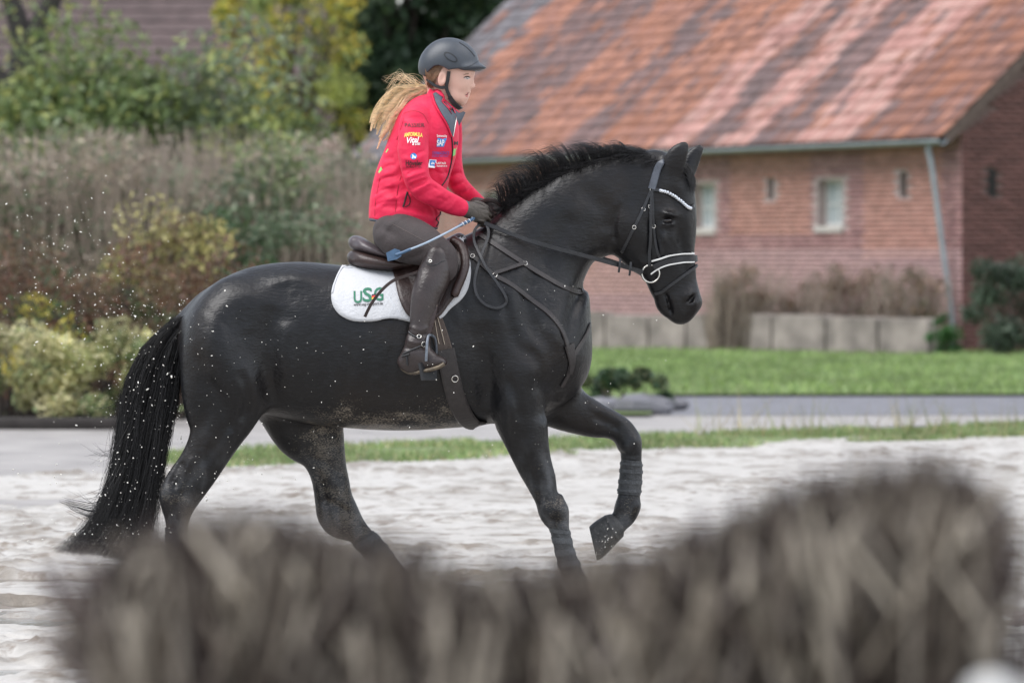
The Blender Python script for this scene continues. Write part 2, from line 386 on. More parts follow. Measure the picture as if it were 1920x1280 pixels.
xs = np.linspace(-8.5, 8.5, nx); ys = np.concatenate([np.linspace(-9, 6, 520), np.linspace(6.06, 27, ny-520)])
X, Y = np.meshgrid(xs, ys, indexing='ij'); Z, clod = sand_height(X, Y)
for _ in range(620):                               # hoof prints with pushed-up rims
    hx, hy_ = random.uniform(-5.5, 6), random.choice((random.uniform(-4, 8), random.uniform(-4, 20))); i0, i1 = np.searchsorted(xs, (hx-.3, hx+.3)); j0, j1 = np.searchsorted(ys, (hy_-.3, hy_+.3))
    if i1 <= i0 or j1 <= j0: continue
    rr = np.hypot((X[i0:i1, j0:j1]-hx)/.085, (Y[i0:i1, j0:j1]-hy_)/.075); dp = random.uniform(.5, 1.2)
    Z[i0:i1, j0:j1] += dp*(-.030*np.exp(-rr**4)+.016*np.exp(-((rr-1.5)/.45)**2)*(1 if random.random() < .7 else .3)); clod[i0:i1, j0:j1] = np.maximum(clod[i0:i1, j0:j1], np.clip(.85*np.exp(-((rr-1.2)/.8)**2)*dp, 0, 1))
V = np.stack([X, Y, Z], -1).reshape(-1, 3); I = np.arange(nx*ny).reshape(nx, ny)
Q = np.stack([I[:-1, :-1], I[1:, :-1], I[1:, 1:], I[:-1, 1:]], -1).reshape(-1, 4)
base = np.array([.43, .412, .385]); dark = np.array([.19, .165, .135])
wet = np.clip((vnoise(X*.8+2, Y*.45+8, 11)-.45)*2.5, 0, 1)*.22+np.clip((Y-13)/7, 0, 1)*.10*0
mixk = np.clip(clod*.85+wet+np.clip((-Z-.028)*22, 0, .55), 0, 1)[..., None]
inside = (Y < edge_y(X)+(vnoise(X*2, Y*2, 12)-.5)*.9) & ((X > EA.x) | (Y < 14.0+(vnoise(X*.7, Y*.4, 13)-.5)*5))
cells = (inside[:-1, :-1]).ravel()
sand = mesh_obj('sand_arena', V, Q[cells], M['sand'], None, True, (base*(1-mixk)+dark*mixk).reshape(-1, 3)); tag(sand, kind='structure')
outer = []
for x0, x1, y0, y1 in ((-40, -8.5, -20, 20), (8.5, 40, -20, 24), (-8.5, 8.5, -22.6, -9)): outer.append((x0, x1, y0, y1, -.05, -.012))
v, q = boxes(outer); tag(mesh_obj('sand_apron', v, q, M['sand'], None, False, np.tile(base*.95, (len(v), 1))), kind='structure')
# standing water
def water_mat():
    m = pmat('puddle_water', (.10, .085, .07), .06, .1, 3, .3, 9, spec=.6, stretch=(1, 2.2, 1)); return m
M['water'] = water_mat()
for x0, x1, y0, y1 in ((-8.4, -.6, -6.5, 8), (.8, 8.4, -6, 6)):
    mesh_obj('puddle', [(x0, y0, -.036), (x1, y0, -.036), (x1, y1, -.036), (x0, y1, -.036)], [(0, 1, 2, 3)], M['water'])['kind'] = 'structure'

# road, verge, lawn
M['asphalt'] = pmat('wet_asphalt', (.13, .13, .145), .5, .3, 4, .3, 60)
M['gravel'] = pmat('pale_gravel_road', (.27, .255, .245), .6, .3, 2, .5, 50)
M['lawn'] = pmat('lawn_soil', (.11, .15, .05), .9, .4, 3, .6, 30)
def sheet(name, poly, z, mat):
    o = mesh_obj(name, [(a, b, z) for a, b in poly], [tuple(range(len(poly)))], mat); o['kind'] = 'structure'; return o
def off(d): return lambda x: edge_y(x)+d
def band(name, x0, x1, f0, f1, z, mat): return sheet(name, [(x0, f0(x0)), (x1, f0(x1)), (x1, f1(x1)), (x0, f1(x0))], z, mat)
v0 = lambda x: edge_y(x)-.6
v1 = lambda x: G0(440, 840).y+(G0(1920, 793).y-G0(440, 840).y)*(x-G0(440, 840).x)/(G0(1920, 793).x-G0(440, 840).x)
yr = dist(768)-D; yl = dist(736)-D
band('verge', EA.x-.1, 40, v0, v1, -.008, M['lawn'])
sheet('road', [(-60, 9), (EA.x+.3, 9), (EA.x+.3, v1(EA.x+.3)), (60, v1(60)), (60, yr+4), (-60, yr-3)], -.045, M['gravel'])
sheet('asphalt_road', [(G0(1240, 772).x, yr-.5), (60, yr+1.5), (60, yl+3), (G0(1240, 738).x, yl)], -.040, M['asphalt'])
sheet('lawn', [(-60, yr-1), (G0(1240, 772).x-.1, yr-1), (G0(1240, 738).x-.1, yl-.2), (60, yl+2.8), (60, 130), (-60, 130)], -.010, M['lawn'])
M['blade'] = pmat('grass_blade', (.1, .2, .04), .55, .3, 4, attr=True, trans=.3)
def grass(name, pts, hmin, hmax, cols, label, w=.012):
    n = len(pts); pts = np.asarray(pts); h = rng.uniform(hmin, hmax, n); a = rng.uniform(0, 6.28, n); ln = rng.normal(0, .45, (n, 2))*h[:, None]
    dx = np.cos(a)*w; dy = np.sin(a)*w; z0 = pts[:, 2] if pts.shape[1] > 2 else np.full(n, -.02)
    V = np.empty((n, 3, 3)); V[:, 0] = np.stack([pts[:, 0]-dx, pts[:, 1]-dy, z0], 1); V[:, 1] = np.stack([pts[:, 0]+dx, pts[:, 1]+dy, z0], 1); V[:, 2] = np.stack([pts[:, 0]+ln[:, 0], pts[:, 1]+ln[:, 1], z0+h], 1)
    c = np.array(cols)[rng.integers(0, len(cols), n)]*rng.uniform(.7, 1.3, (n, 1))*(.6+.8*(vnoise(pts[:, 0]*.9+3, pts[:, 1]*.35, 41)*.6+vnoise(pts[:, 0]*3, pts[:, 1]*1.3, 42)*.4))[:, None]
    o = mesh_obj(name, V.reshape(-1, 3), np.arange(n*3).reshape(n, 3), M['blade'], None, False, np.repeat(c, 3, 0)); tag(o, label, 'grass', kind='stuff')
def scatter(n, x0, x1, f0, f1, seed, thr=.0):
    x = rng.uniform(x0, x1, n*2); t = rng.random(n*2); y = f0(x)+(f1(x)-f0(x))*t; k = vnoise(x*1.2+seed, y*1.2, 20+seed) > thr; return np.stack([x[k], y[k]], 1)[:n]
GC = [(.21, .30, .11), (.27, .34, .145), (.165, .25, .09), (.36, .345, .18)]
grass('verge_grass', scatter(26000, EA.x-.2, 9, lambda x: edge_y(x)-.8, v1, 1, .34), .025, .085, GC, 'narrow strip of grass between sand and gravel road', .012)
lx = G0(1060, 738).x
grass('lawn_grass', scatter(60000, lx-.5, 16, lambda x: x*0+yl+.1*x*0, lambda x: x*0+66, 2), .03, .10, GC[:3]+[(.25, .36, .11)], 'green lawn between the road and the low concrete wall', .02)
grass('dry_grass', [tuple(G0(1695+random.gauss(0, 4), 812))[:2] for _ in range(14)]+[tuple(G0(random.uniform(1300, 1920), random.uniform(800, 822)))[:2] for _ in range(140)], .15, .42, [(.34, .29, .16), (.25, .27, .10)], 'thin dry grass stalks at the sand edge', .006)

# ------------------------------------------------------------------ low wall in front of the barn
M['concrete'] = pmat('old_concrete', (.27, .235, .215), .9, .5, 2.6, .6, 18)
A, B = G0(1060, 650), G0(1752, 664); u = (B-A).normalized(); nrm = Vector((u.y, -u.x, 0)); L = (B-A).length
lw = tag(empty('low_wall'), 'low pale concrete wall standing in front of the brick barn', 'wall'); k = 0; s = 0.
Ls = [2.1, 2.0, 1.7, 1.0, .9, .9, 1.0, 2.3, 2.2, 2.1]; tot = sum(Ls)
for i, ln in enumerate(Ls):
    ln = ln*L/tot; hgt = .58+random.uniform(-.03, .03); g_ = .03
    P0 = A+u*(s+g_); P1 = A+u*(s+ln-g_); ins = -nrm*(-.0 if i not in (3, 5) else .0)
    q = [P0+nrm*.12, P1+nrm*.12, P1-nrm*.12, P0-nrm*.12]; bev = .02
    V = [tuple(Vector((p.x, p.y, -.05))) for p in q]+[tuple(Vector((p.x, p.y, hgt-bev))) for p in q]+[tuple(Vector((p.x, p.y, hgt))+(Vector(((P0+P1)/2).to_tuple())-Vector((p.x, p.y, 0))).normalized()*bev*Vector((1, 1, 0)).length) for p in q]
    V = [(a, b, c) for a, b, c in V]; V[8:] = [(a, b, hgt) for a, b, c in V[8:]]
    Fc = [(0, 1, 5, 4), (1, 2, 6, 5), (2, 3, 7, 6), (3, 0, 4, 7), (4, 5, 9, 8), (5, 6, 10, 9), (6, 7, 11, 10), (7, 4, 8, 11), (8, 9, 10, 11)]
    mesh_obj('concrete_block', V, Fc, M['concrete'], lw); s += ln

# ------------------------------------------------------------------ the barn
TH = math.atan2(.917, .399)                      # how far the long wall turns away
CORNER = Vector((7.33, 86.9-D, 0)); BU = Vector((-.399, .917, 0)); BV = Vector((.917, .399, 0))
EAVE, TAN, RIDGE_H = 3.68, .92, 4.7; OV = .38; LEN = 26.0
def BL(a, b, z): return CORNER+BU*a+BV*b+Vector((0, 0, z))     # a along the long wall to the far end, b into the building
def wall_a(px):                                  # pixel column -> metres along the wall
    k_ = (px-960)/F; dd = CORNER.y+D
    return (CORNER.x-k_*dd)/(.399+.917*k_)
def wall_z(px, py): a = wall_a(px); d = CORNER.y+D+.917*a; return H-(py-HY)/F*d
barn = tag(empty('barn', CORNER), 'long red brick barn with striped tiled roof and small windows', 'barn')
M['mortar'] = pmat('mortar', (.42, .34, .325), .95, .2, 8, .4, 60)
M['brick'] = pmat('brick', (.3, .12, .09), .85, .22, 25, .4, 60, attr=True)
wins = [(1533, 1580, 338, 432), (1300, 1340, 346, 436), (1080, 1115, 355, 440), (905, 935, 362, 442)]
slits = [(1439, 1451, 334, 374), (1686, 1702, 323, 371), (1215, 1226, 342, 378), (1000, 1010, 349, 383)]
ops = []
for w_ in wins+slits: ops.append((wall_a(w_[1]), wall_a(w_[0]), wall_z(w_[0], w_[3]), wall_z(w_[0], w_[2])))
# wall shell with real openings: cut the strip into cells
def wall_cells(a1, z1, ops, depth, fn, mat, name, parent):
    As = sorted(set([0, a1]+[o for q in ops for o in q[:2]])); Zs = sorted(set([-.3, z1]+[o for q in ops for o in q[2:]])); V = []; Fc = []
    for a, b in zip(As[:-1], As[1:]):
        for c, d in zip(Zs[:-1], Zs[1:]):
            m_ = ((a+b)/2, (c+d)/2)
            if any(o[0] < m_[0] < o[1] and o[2] < m_[1] < o[3] for o in ops): continue
            n = len(V); V += [fn(a, 0, c), fn(b, 0, c), fn(b, 0, d), fn(a, 0, d)]; Fc.append((n, n+1, n+2, n+3))
    for a, b, c, d in ops:
        for p, q in (((a, c), (b, c)), ((b, c), (b, d)), ((b, d), (a, d)), ((a, d), (a, c))):
            n = len(V); V += [fn(p[0], 0, p[1]), fn(q[0], 0, q[1]), fn(q[0], depth, q[1]), fn(p[0], depth, p[1])]; Fc.append((n, n+1, n+2, n+3))
    return mesh_obj(name, [tuple(v) for v in V], Fc, mat, parent)
wall = wall_cells(LEN, EAVE, ops, .24, BL, M['mortar'], 'wall', barn)
GH = EAVE+RIDGE_H*TAN
V = [BL(0, 0, -.3), BL(0, 2*RIDGE_H, -.3), BL(0, 2*RIDGE_H, EAVE), BL(0, RIDGE_H, GH-.1), BL(0, 0, EAVE)]
gable = mesh_obj('gable_wall', [tuple(v) for v in V], [(0, 1, 2, 3, 4)], M.setdefault('mortar_shaded', pmat('shaded_mortar', (.125, .085, .078), .95, .2, 8, .4, 60)), barn)  # gable turned from the light: its shade is put into the mortar colour
V = [BL(LEN, 0, -.3), BL(LEN, 2*RIDGE_H, -.3), BL(LEN, 2*RIDGE_H, EAVE), BL(LEN, RIDGE_H, GH-.1), BL(LEN, 0, EAVE), BL(0, 2*RIDGE_H, -.3), BL(0, 2*RIDGE_H, EAVE)]
mesh_obj('rear_wall', [tuple(v) for v in V], [(0, 1, 2, 3, 4), (1, 5, 6, 2)], M['mortar'], barn)
# bricks: rows too small to pick apart singly, real geometry in one part per wall
def brick_rows(a1, z1, fn, blocked, name, parent, colf):
    V = []; C = []; row = 0; z = .02; bh, bl, jt, pr = .071, .24, .012, .011
    while z+bh < z1:
        a = -.12 if row % 2 else 0.
        while a < a1:
            a0_, a1_ = max(a, 0), min(a+bl, a1)
            if a1_-a0_ > .05 and not blocked(a0_, a1_, z, z+bh):
                pv = pr+random.uniform(-.003, .004)
                V.append([fn(a0_, 0, z), fn(a1_, 0, z), fn(a1_, 0, z+bh), fn(a0_, 0, z+bh), fn(a0_, -pv, z), fn(a1_, -pv, z), fn(a1_, -pv, z+bh), fn(a0_, -pv, z+bh)]); C.append(colf((a0_+a1_)/2, z))
            a += bl+jt
        z += bh+jt; row += 1
    V = np.array([[tuple(p) for p in b] for b in V]); n = len(V); q = np.array([[4, 5, 6, 7], [0, 1, 5, 4], [1, 2, 6, 5], [2, 3, 7, 6], [3, 0, 4, 7]])
    o = mesh_obj(name, V.reshape(-1, 3), (q[None]+np.arange(n)[:, None, None]*8).reshape(-1, 4), M['brick'], parent, False, np.repeat(np.array(C), 8, 0)); o['kind'] = 'stuff'; return o
patches = [(wall_a(px_), z_, rx_, rz_) for px_, z_, rx_, rz_ in ((1692, 2.5, 1.4, 1.0), (1443, 2.6, 1.6, .7), (900, 2.4, 5.5, 1.3), (1150, 1.4, 2.0, .6))]
def wcol(a, z):
    r = random.random(); c = np.array((.315, .172, .168)) if r < .5 else np.array((.265, .14, .14)) if r < .8 else np.array((.375, .215, .205))
    for pa, pz, rx, rz in patches:
        if abs(a-pa) < rx and abs(z-pz) < rz: c = c*.5+np.array((.48, .24, .17))*.5
    if z < 1.6: c = c*.5+np.array((.42, .29, .29))*.5
    return c*random.uniform(.98, 1.36)
def blk(a0_, a1_, z0, z1): return any(a1_ > o[0] and a0_ < o[1] and z1 > o[2] and z0 < o[3] for o in ops)
brick_rows(LEN, EAVE, BL, blk, 'brickwork', barn, wcol)
def gblk(b0, b1, z0, z1): return z1 > EAVE+TAN*min(b0, b1)-.05 or (abs((b0+b1)/2-.55) < .12 and 2.5 < z0 < 3.0)
def gcol(b, z): return np.array((.115, .052, .047))*random.uniform(.75, 1.25)  # brick colour lowered to paint the gable end in shade
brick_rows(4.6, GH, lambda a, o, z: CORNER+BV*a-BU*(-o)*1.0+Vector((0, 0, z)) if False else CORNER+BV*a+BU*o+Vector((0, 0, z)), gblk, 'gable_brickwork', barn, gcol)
# windows
M['frame_white'] = pmat('painted_frame', (.62, .62, .60), .6, .15, 20)
M['pane'] = pmat('window_pane', (.40, .45, .46), .12, .15, 1.5, spec=.7)
M['sill'] = pmat('stone_sill', (.52, .48, .45), .8, .2, 10)
M['dark'] = pmat('dark_opening', (.012, .011, .011), .9, .1)
def lbox(name, a0, a1, b0, b1, z0, z1, mat, parent):
    V = [tuple(BL(a, b, z)) for z in (z0, z1) for b in (b0, b1) for a in (a0, a1)]
    return mesh_obj(name, V, [(0, 1, 5, 4), (2, 6, 7, 3), (0, 4, 6, 2), (1, 3, 7, 5), (4, 5, 7, 6), (0, 2, 3, 1)], mat, parent)
for i, (a0, a1, z0, z1) in enumerate(ops):
    if i < 4:
        w_ = lbox('window', a0+.05, a1-.05, .185, .205, z0+.08, z1-.05, M['pane'], barn)
        for q in ((a0+.002, a0+.05, z0+.08, z1-.002), (a1-.05, a1-.002, z0+.08, z1-.002), (a0+.05, a1-.05, z1-.05, z1-.002), (a0+.05, a1-.05, z0+.08, z0+.12), ((a0+a1)/2-.018, (a0+a1)/2+.018, z0+.12, z1-.05), (a0+.05, a1-.05, (z0+z1)/2, (z0+z1)/2+.03)):
            lbox('window_frame', q[0], q[1], .165, .215, q[2], q[3], M['frame_white'], w_)
        lbox('window_sill', a0-.06, a1+.06, -.05, .162, z0-.03, z0+.075, M['sill'], w_)
    else:
        lbox('vent_slit', a0-.01, a1+.01, .20, .22, z0-.01, z1+.01, M['dark'], barn)
V = [tuple(CORNER+BV*b_+BU*o_+Vector((0, 0, z_))) for z_ in (2.52, 2.98) for o_ in (-.004, .0) for b_ in (.46, .64)]
mesh_obj('gable_vent', V, [(0, 1, 5, 4), (2, 6, 7, 3), (0, 4, 6, 2), (1, 3, 7, 5), (4, 5, 7, 6), (0, 2, 3, 1)], M['dark'], barn)
# roof: deck, pantiles, verge boards, gutter
M['deck'] = pmat('roof_deck', (.05, .04, .035), .9, .2)
def RP(a, s, n=0.):                               # along the wall, up the slope (m), off the slope
    c_ = 1/math.sqrt(1+TAN*TAN); return BL(a, -OV+s*c_-n*TAN*c_, EAVE-OV*TAN+.16+s*TAN*c_+n*c_)
SL = (RIDGE_H+OV)*math.sqrt(1+TAN*TAN); A0, A1 = -.05, LEN+.35
V = [RP(A0+.02, .05), RP(A1, .05), RP(A1, SL), RP(A0+.02, SL)]; V += [BL(A1, 2*RIDGE_H+OV, EAVE-OV*TAN+.16), BL(A0+.02, 2*RIDGE_H+OV, EAVE-OV*TAN+.16)]
V += [v-Vector((0, 0, .08)) for v in V]
roof = mesh_obj('roof', [tuple(v) for v in V], [(0, 1, 2, 3), (3, 2, 4, 5), (7, 6, 9, 8), (9, 11, 10, 8), (0, 3, 9, 6), (1, 7, 8, 2), (0, 6, 7, 1), (3, 5, 11, 9), (2, 8, 10, 4), (5, 4, 10, 11)], M['deck'], barn)
M['tile'] = pmat('clay_tile', (.4, .15, .1), .72, .3, 9, .4, 40, attr=True)
TW, TE = .225, .335
prof = [(0, .012), (.16, .036), (.34, .044), (.52, .030), (.70, .010), (.86, .002), (1.04, .012)]
def tile_local():
    V = [];
    for s_, lift in ((-.03, .030), (TE+.05, .004)):
        for t_, h_ in prof: V.append((t_*TW, s_, h_+lift))
    for t_, h_ in prof: V.append((t_*TW, -.03, h_+.030-.016))
    n = len(prof); Fc = [(i, i+1, n+i+1, n+i) for i in range(n-1)]+[(2*n+i, 2*n+i+1, i+1, i) for i in range(n-1)]
    return np.array(V), Fc
tV, tF = tile_local()
PAL = {'grey': [(.20, .185, .205), (.25, .23, .25), (.17, .155, .17)], 'orange': [(.44, .20, .135), (.48, .23, .165), (.37, .18, .14)], 'violet': [(.23, .15, .15), (.27, .165, .155), (.19, .13, .13)], 'pink': [(.56, .31, .275), (.50, .26, .23), (.58, .35, .31)], 'brown': [(.30, .14, .105), (.36, .155, .10), (.24, .12, .10)]}
PAL = {k_: [tuple(c_*.86 for c_ in q_) for q_ in v_] for k_, v_ in PAL.items()}
zones = [(640, 735, 'grey', .05), (735, 800, 'orange', .2), (800, 940, 'violet', .22), (940, 1045, 'orange', .38), (1045, 1110, 'violet', .4), (1110, 1235, 'orange', .5), (1235, 1292, 'pink', .08), (1292, 1350, 'violet', .25), (1350, 1412, 'pink', .08), (1412, 1490, 'violet', .25), (1490, 1592, 'pink', .12), (1592, 1900, 'brown', .5)]
eav_px = lambda a: 960+F*RP(a, 0).x/(RP(a, 0).y+D)
def tile_colour(a, row):
    p_ = eav_px(a)+random.gauss(0, 5)
    for x0, x1, nm, mixp in zones:
        if x0 <= p_ < x1: break
    if random.random() < mixp*.7+.04+.16*math.sin(row*.9+a*1.7)*math.sin(a*.8+row*.33): nm = random.choice(['orange', 'brown', 'violet', 'brown'])
    return nm, random.randrange(3)
R3 = np.array([BU, (RP(0, 1)-RP(0, 0)), (RP(0, 0, 1)-RP(0, 0))])
cand = []
ncol = int((A1-A0)/TW); nrow = int(SL/TE)
for c_ in range(ncol):
    for r_ in range(nrow):
        a = A0+c_*TW; p = RP(a, r_*TE); dd = p.y+D; px_ = 960+F*p.x/dd; py_ = HY-F*(p.z-H)/dd
        cand.append((dd if (-20 < px_ < 1935 and py_ > -12 and not (1080 < px_ < 1320 and py_ > 262)) else dd+1000, c_, r_, p))
cand.sort(key=lambda t: t[0]); meshes = {}
Rm = Matrix(((R3[0][0], R3[1][0], R3[2][0]), (R3[0][1], R3[1][1], R3[2][1]), (R3[0][2], R3[1][2], R3[2][2])))
VV = []; FF = []; CC = []; off_ = 0
for i, (dd, c_, r_, p) in enumerate(cand):
    nm, kx = tile_colour(A0+c_*TW, r_); jit = Vector((random.gauss(0, .004), random.gauss(0, .004), random.gauss(0, .004)))
    if i < 300:
        key = (nm, kx)
        if key not in meshes:
            o = mesh_obj('roof_tile', tV, tF, M['tile'], None, True, np.tile(np.array(PAL[nm][kx]), (len(tV), 1))); meshes[key] = o.data; 
        else: o = bpy.data.objects.new('roof_tile', meshes[key]); COL.objects.link(o)
        o.parent = roof; o.matrix_parent_inverse = Matrix.Translation(-CORNER) if False else Matrix()
        o.matrix_basis = Matrix.Translation(p+jit) @ Rm.to_4x4()
    else:
        VV.append(np.array(p+jit)+tV @ R3); FF += [tuple(j+off_ for j in f) for f in tF]; off_ += len(tV); CC.append(np.tile(np.array(PAL[nm][kx])*random.uniform(.80, 1.15), (len(tV), 1)))
o = mesh_obj('roof_tiling', np.concatenate(VV), np.array(FF), M['tile'], roof, True, np.concatenate(CC)); o['kind'] = 'stuff'
M['zinc'] = pmat('zinc', (.30, .335, .36), .45, .2, 8, metal=.35)
def half_pipe(name, a0, a1, parent):
    V = []; Fc = []; n = 9
    for a in np.linspace(a0, a1, 24):
        c_ = RP(a, -.03, -.02)
        for t_ in np.linspace(math.pi, 2*math.pi, n): V.append(tuple(c_+BV*(math.cos(t_)*.075)+Vector((0, 0, math.sin(t_)*.075-.0))))
    for i in range(23):
        for j in range(n-1): Fc.append((i*n+j, i*n+j+1, (i+1)*n+j+1, (i+1)*n+j))
    o = mesh_obj(name, V, Fc, M['zinc'], parent, True); md = o.modifiers.new('s', 'SOLIDIFY'); md.thickness = .012; return o
gutter = half_pipe('gutter', A0-.02, A1, barn)
adp = min(np.linspace(0, 3, 301), key=lambda a_: abs(eav_px(a_)-1737)); g0 = RP(adp, -.03, -.10); pp = [np.array(g0), np.array(g0-Vector((0, 0, .15)))]
foot = W(1784, 590, CORNER.y+.1); pp += [np.array(g0+(foot-g0)*.15), np.array(g0+(foot-g0)*.6), np.array(foot), np.array(foot-Vector((0, 0, .6)))]
v, f = tubes([cr(pp, 5)], [np.full(26, .05)], 10); mesh_obj('downpipe', v, f, M['zinc'], barn, True)
M['fascia'] = pmat('fascia_board', (.10, .07, .06), .8, .3, 10)
for a0, a1 in ((A0+.0, A0+.05),):
    V = [tuple(RP(a, s_, n_)) for n_ in (-.16, .012) for s_ in (0.02, SL) for a in (a0, a1)]
    mesh_obj('verge_board', V, [(0, 1, 5, 4), (2, 6, 7, 3), (0, 4, 6, 2), (1, 3, 7, 5), (4, 5, 7, 6), (0, 2, 3, 1)], M['fascia'], barn)

# ------------------------------------------------------------------ second farm building far behind, mostly behind bushes
house = tag(empty('farmhouse', (0, 0, 0)), 'brown tiled roof of a farm building behind the bushes', 'building')
hy = 118-D; hx0, hx1 = -17.5, -4.3; he = H+(HY-215)/F*118; hr = he+6.0
mesh_obj('wall', [(hx0, hy, -.3), (hx1, hy, -.3), (hx1, hy+10, -.3), (hx0, hy+10, -.3), (hx0, hy, he), (hx1, hy, he), (hx1, hy+10, he), (hx0, hy+10, he), (hx0, hy+5, hr-.2), (hx1, hy+5, hr-.2)], [(0, 1, 5, 4), (1, 2, 6, 9, 5), (2, 3, 7, 6), (3, 0, 4, 8, 7)], M['mortar'], house)
rows = 26; V = []; Fc = []
for i in range(rows):
    t0, t1 = i/rows, (i+1)/rows; y0, y1 = hy-.4+5.4*t0, hy-.4+5.4*t1; z0, z1 = he-.3+(hr-he+.3)*t0, he-.3+(hr-he+.3)*t1; n = len(V)
    for j in range(61):
        x = hx0-.4+(hx1-hx0+.8)*j/60; wv = .02*(j % 2)
        V += [(x, y0, z0+.028+wv), (x, y1+.02, z1+.0+wv), (x, y0, z0-.02)]
    for j in range(60): Fc += [(n+3*j, n+3*j+3, n+3*j+4, n+3*j+1), (n+3*j+2, n+3*j+5, n+3*j+3, n+3*j)]
hroof = mesh_obj('roof', V, Fc, pmat('brown_tiles', (.085, .06, .06), .8, .3, 2.5, .3, 20), house)
mesh_obj('rear_slope', [(hx0-.4, hy+5, hr+.05), (hx1+.4, hy+5, hr+.05), (hx1+.4, hy+10.4, he-.3), (hx0-.4, hy+10.4, he-.3)], [(0, 1, 2, 3)], M['deck'], house)

# ------------------------------------------------------------------ shrubs and trees
M['leaf'] = pmat('leaf', (.1, .2, .04), .5, .35, 2, attr=True, trans=.35)
M['bark'] = pmat('bark', (.075, .06, .052), .9, .4, 12, .6, 30)
M['twig'] = pmat('dry_stem', (.32, .26, .215), .85, .4, 5, .3, 40)
def leaves(centres, sizes, cols):
    n = len(centres); a = rng.normal(size=(n, 3)); a /= np.linalg.norm(a, axis=1)[:, None]; b = rng.normal(size=(n, 3)); b -= (a*b).sum(1)[:, None]*a; b /= np.linalg.norm(b, axis=1)[:, None]
    s = np.asarray(sizes)[:, None]; c = np.asarray(centres)
    V = np.stack([c-a*s, c+b*s*.45, c+a*s, c-b*s*.45], 1); return V.reshape(-1, 3), np.arange(n*4).reshape(n, 4), np.repeat(cols, 4, 0)
def bush(name, label, cat, base, w, dpt, h, n, leaf, pal, stems=10, z0=.0, group=None, blobs=None, bare=0., stemcol='bark', nblob=16, lean=0):
    """stems and leaf clumps: base on the ground, w/dpt/h size in metres"""
    t = tag(empty(name, base), label, cat, group); B = np.array(base); P = []; R = []; bl = []
    for i in range(nblob):
        a = rng.uniform(0, 6.28); r = math.sqrt(rng.random()); zz = rng.uniform(z0+.12, 1)
        sh = math.sqrt(max(1-((zz-.35)/.75)**2, .12))
        bl.append((B[0]+math.cos(a)*r*w/2*sh+lean*zz, B[1]+math.sin(a)*r*dpt/2*sh, zz*h*rng.uniform(.85, 1), rng.uniform(.13, .26)*min(w, h)))
    if blobs: bl = [(B[0]+x, B[1]+y, z, r) for x, y, z, r in blobs]
    bl = np.array(bl)
    for i in range(stems):
        e = bl[rng.integers(len(bl))]; s = B+np.array([rng.normal(0, w*.10), rng.normal(0, dpt*.1), -.05]); top = np.array([e[0], e[1], e[2]+e[3]*.6])
        mid_ = s*.5+top*.5+rng.normal(0, .08, 3)*h*.5
        P.append(cr([s, mid_, top], 5)); r0 = .012*h+.006; R.append(np.linspace(r0, r0*.25, len(P[-1])))
    v, f = tubes(P, R, 5); mesh_obj('stem', v, f, M[stemcol], t, True)
    if bare:                                        # fine upright dry stems
        k = int(bare); P = []; R = []
        for i in range(k):
            x, y = B[0]+rng.uniform(-w/2, w/2), B[1]+rng.uniform(-dpt/2, dpt/2); hh = h*rng.uniform(.55, 1.02); ln = rng.normal(0, .13, 2)*hh
            P.append(np.array([(x, y, 0), (x+ln[0]*.4, y+ln[1]*.4, hh*.5), (x+ln[0]+rng.normal(0, .05), y+ln[1], hh)])); R.append(np.array([.011, .008, .003])*rng.uniform(.6, 1.5))
        v, f = tubes(P, R, 3); mesh_obj('dry_stems', v, f, M['twig'], t, False)['kind'] = 'stuff'
    if n:
        pick = rng.integers(0, len(bl), n); d_ = rng.normal(size=(n, 3)); d_ /= np.linalg.norm(d_, axis=1)[:, None]; rr = rng.random(n)**.45
        c = bl[pick, :3]+d_*(rr*bl[pick, 3])[:, None]*np.array([1.1, 1, .85]); c[:, 2] = np.maximum(c[:, 2], .03)
        tone = rng.uniform(.75, 1.25, len(bl)); pk = np.array(pal)[(rng.integers(0, len(pal), len(bl))[pick]+(rng.random(n) < .4)*rng.integers(0, len(pal), n)) % len(pal)]
        v, q, cc = leaves(c, rng.uniform(.6, 1.3, n)*leaf, pk*(tone[pick]*rng.uniform(.7, 1.3, n))[:, None]); mesh_obj('foliage', v, q, M['leaf'], t, False, cc)
    return t
def gp(px, d): return Vector(((px-960)/F*d, d-D, 0))          # ground position below a pixel column, d metres away
GREEN = [(.055, .10, .04), (.075, .13, .05), (.04, .08, .04)]; SAGE = [(.15, .19, .115), (.19, .225, .145), (.11, .155, .09)]
COPPER = [(.17, .085, .055), (.21, .12, .075), (.12, .07, .05), (.16, .12, .07)]; VARI = [(.50, .47, .24), (.36, .38, .17), (.16, .21, .09), (.60, .56, .34)]
YEL = [(.60, .48, .09), (.50, .44, .08), (.32, .36, .08)]; LIME = [(.27, .31, .10), (.20, .26, .10), (.34, .35, .12), (.14, .20, .08)]; STRAW = [(.36, .30, .23), (.30, .25, .20), (.40, .34, .27)]
G_H = 'shrubs of the hedge along the road'
for px_, w_, h_ in ((40, 1.3, .92), (135, 1.2, .84), (218, .9, .95)):
    bush('variegated_shrub', {40: 'low cream and green variegated shrub at the hedge end', 135: 'lower cream and green variegated shrub under the copper bushes', 218: 'cream and green variegated shrub right behind the horse tail'}[px_], 'shrub', gp(px_, 50.5), w_, .9, h_, 3600, .035, VARI, 12, group=G_H)
bush('copper_shrub', 'rusty brown shrub behind the variegated shrubs, tail side end', 'shrub', gp(20, 52.5), 1.9, 1.1, 1.75, 4200, .035, COPPER, 16, group=G_H)
bush('copper_shrub', 'rusty brown shrub with a dark green gap beside it', 'shrub', gp(215, 53), 1.5, 1.1, 1.55, 3600, .035, COPPER+[(.10, .13, .06)], 16, group=G_H)
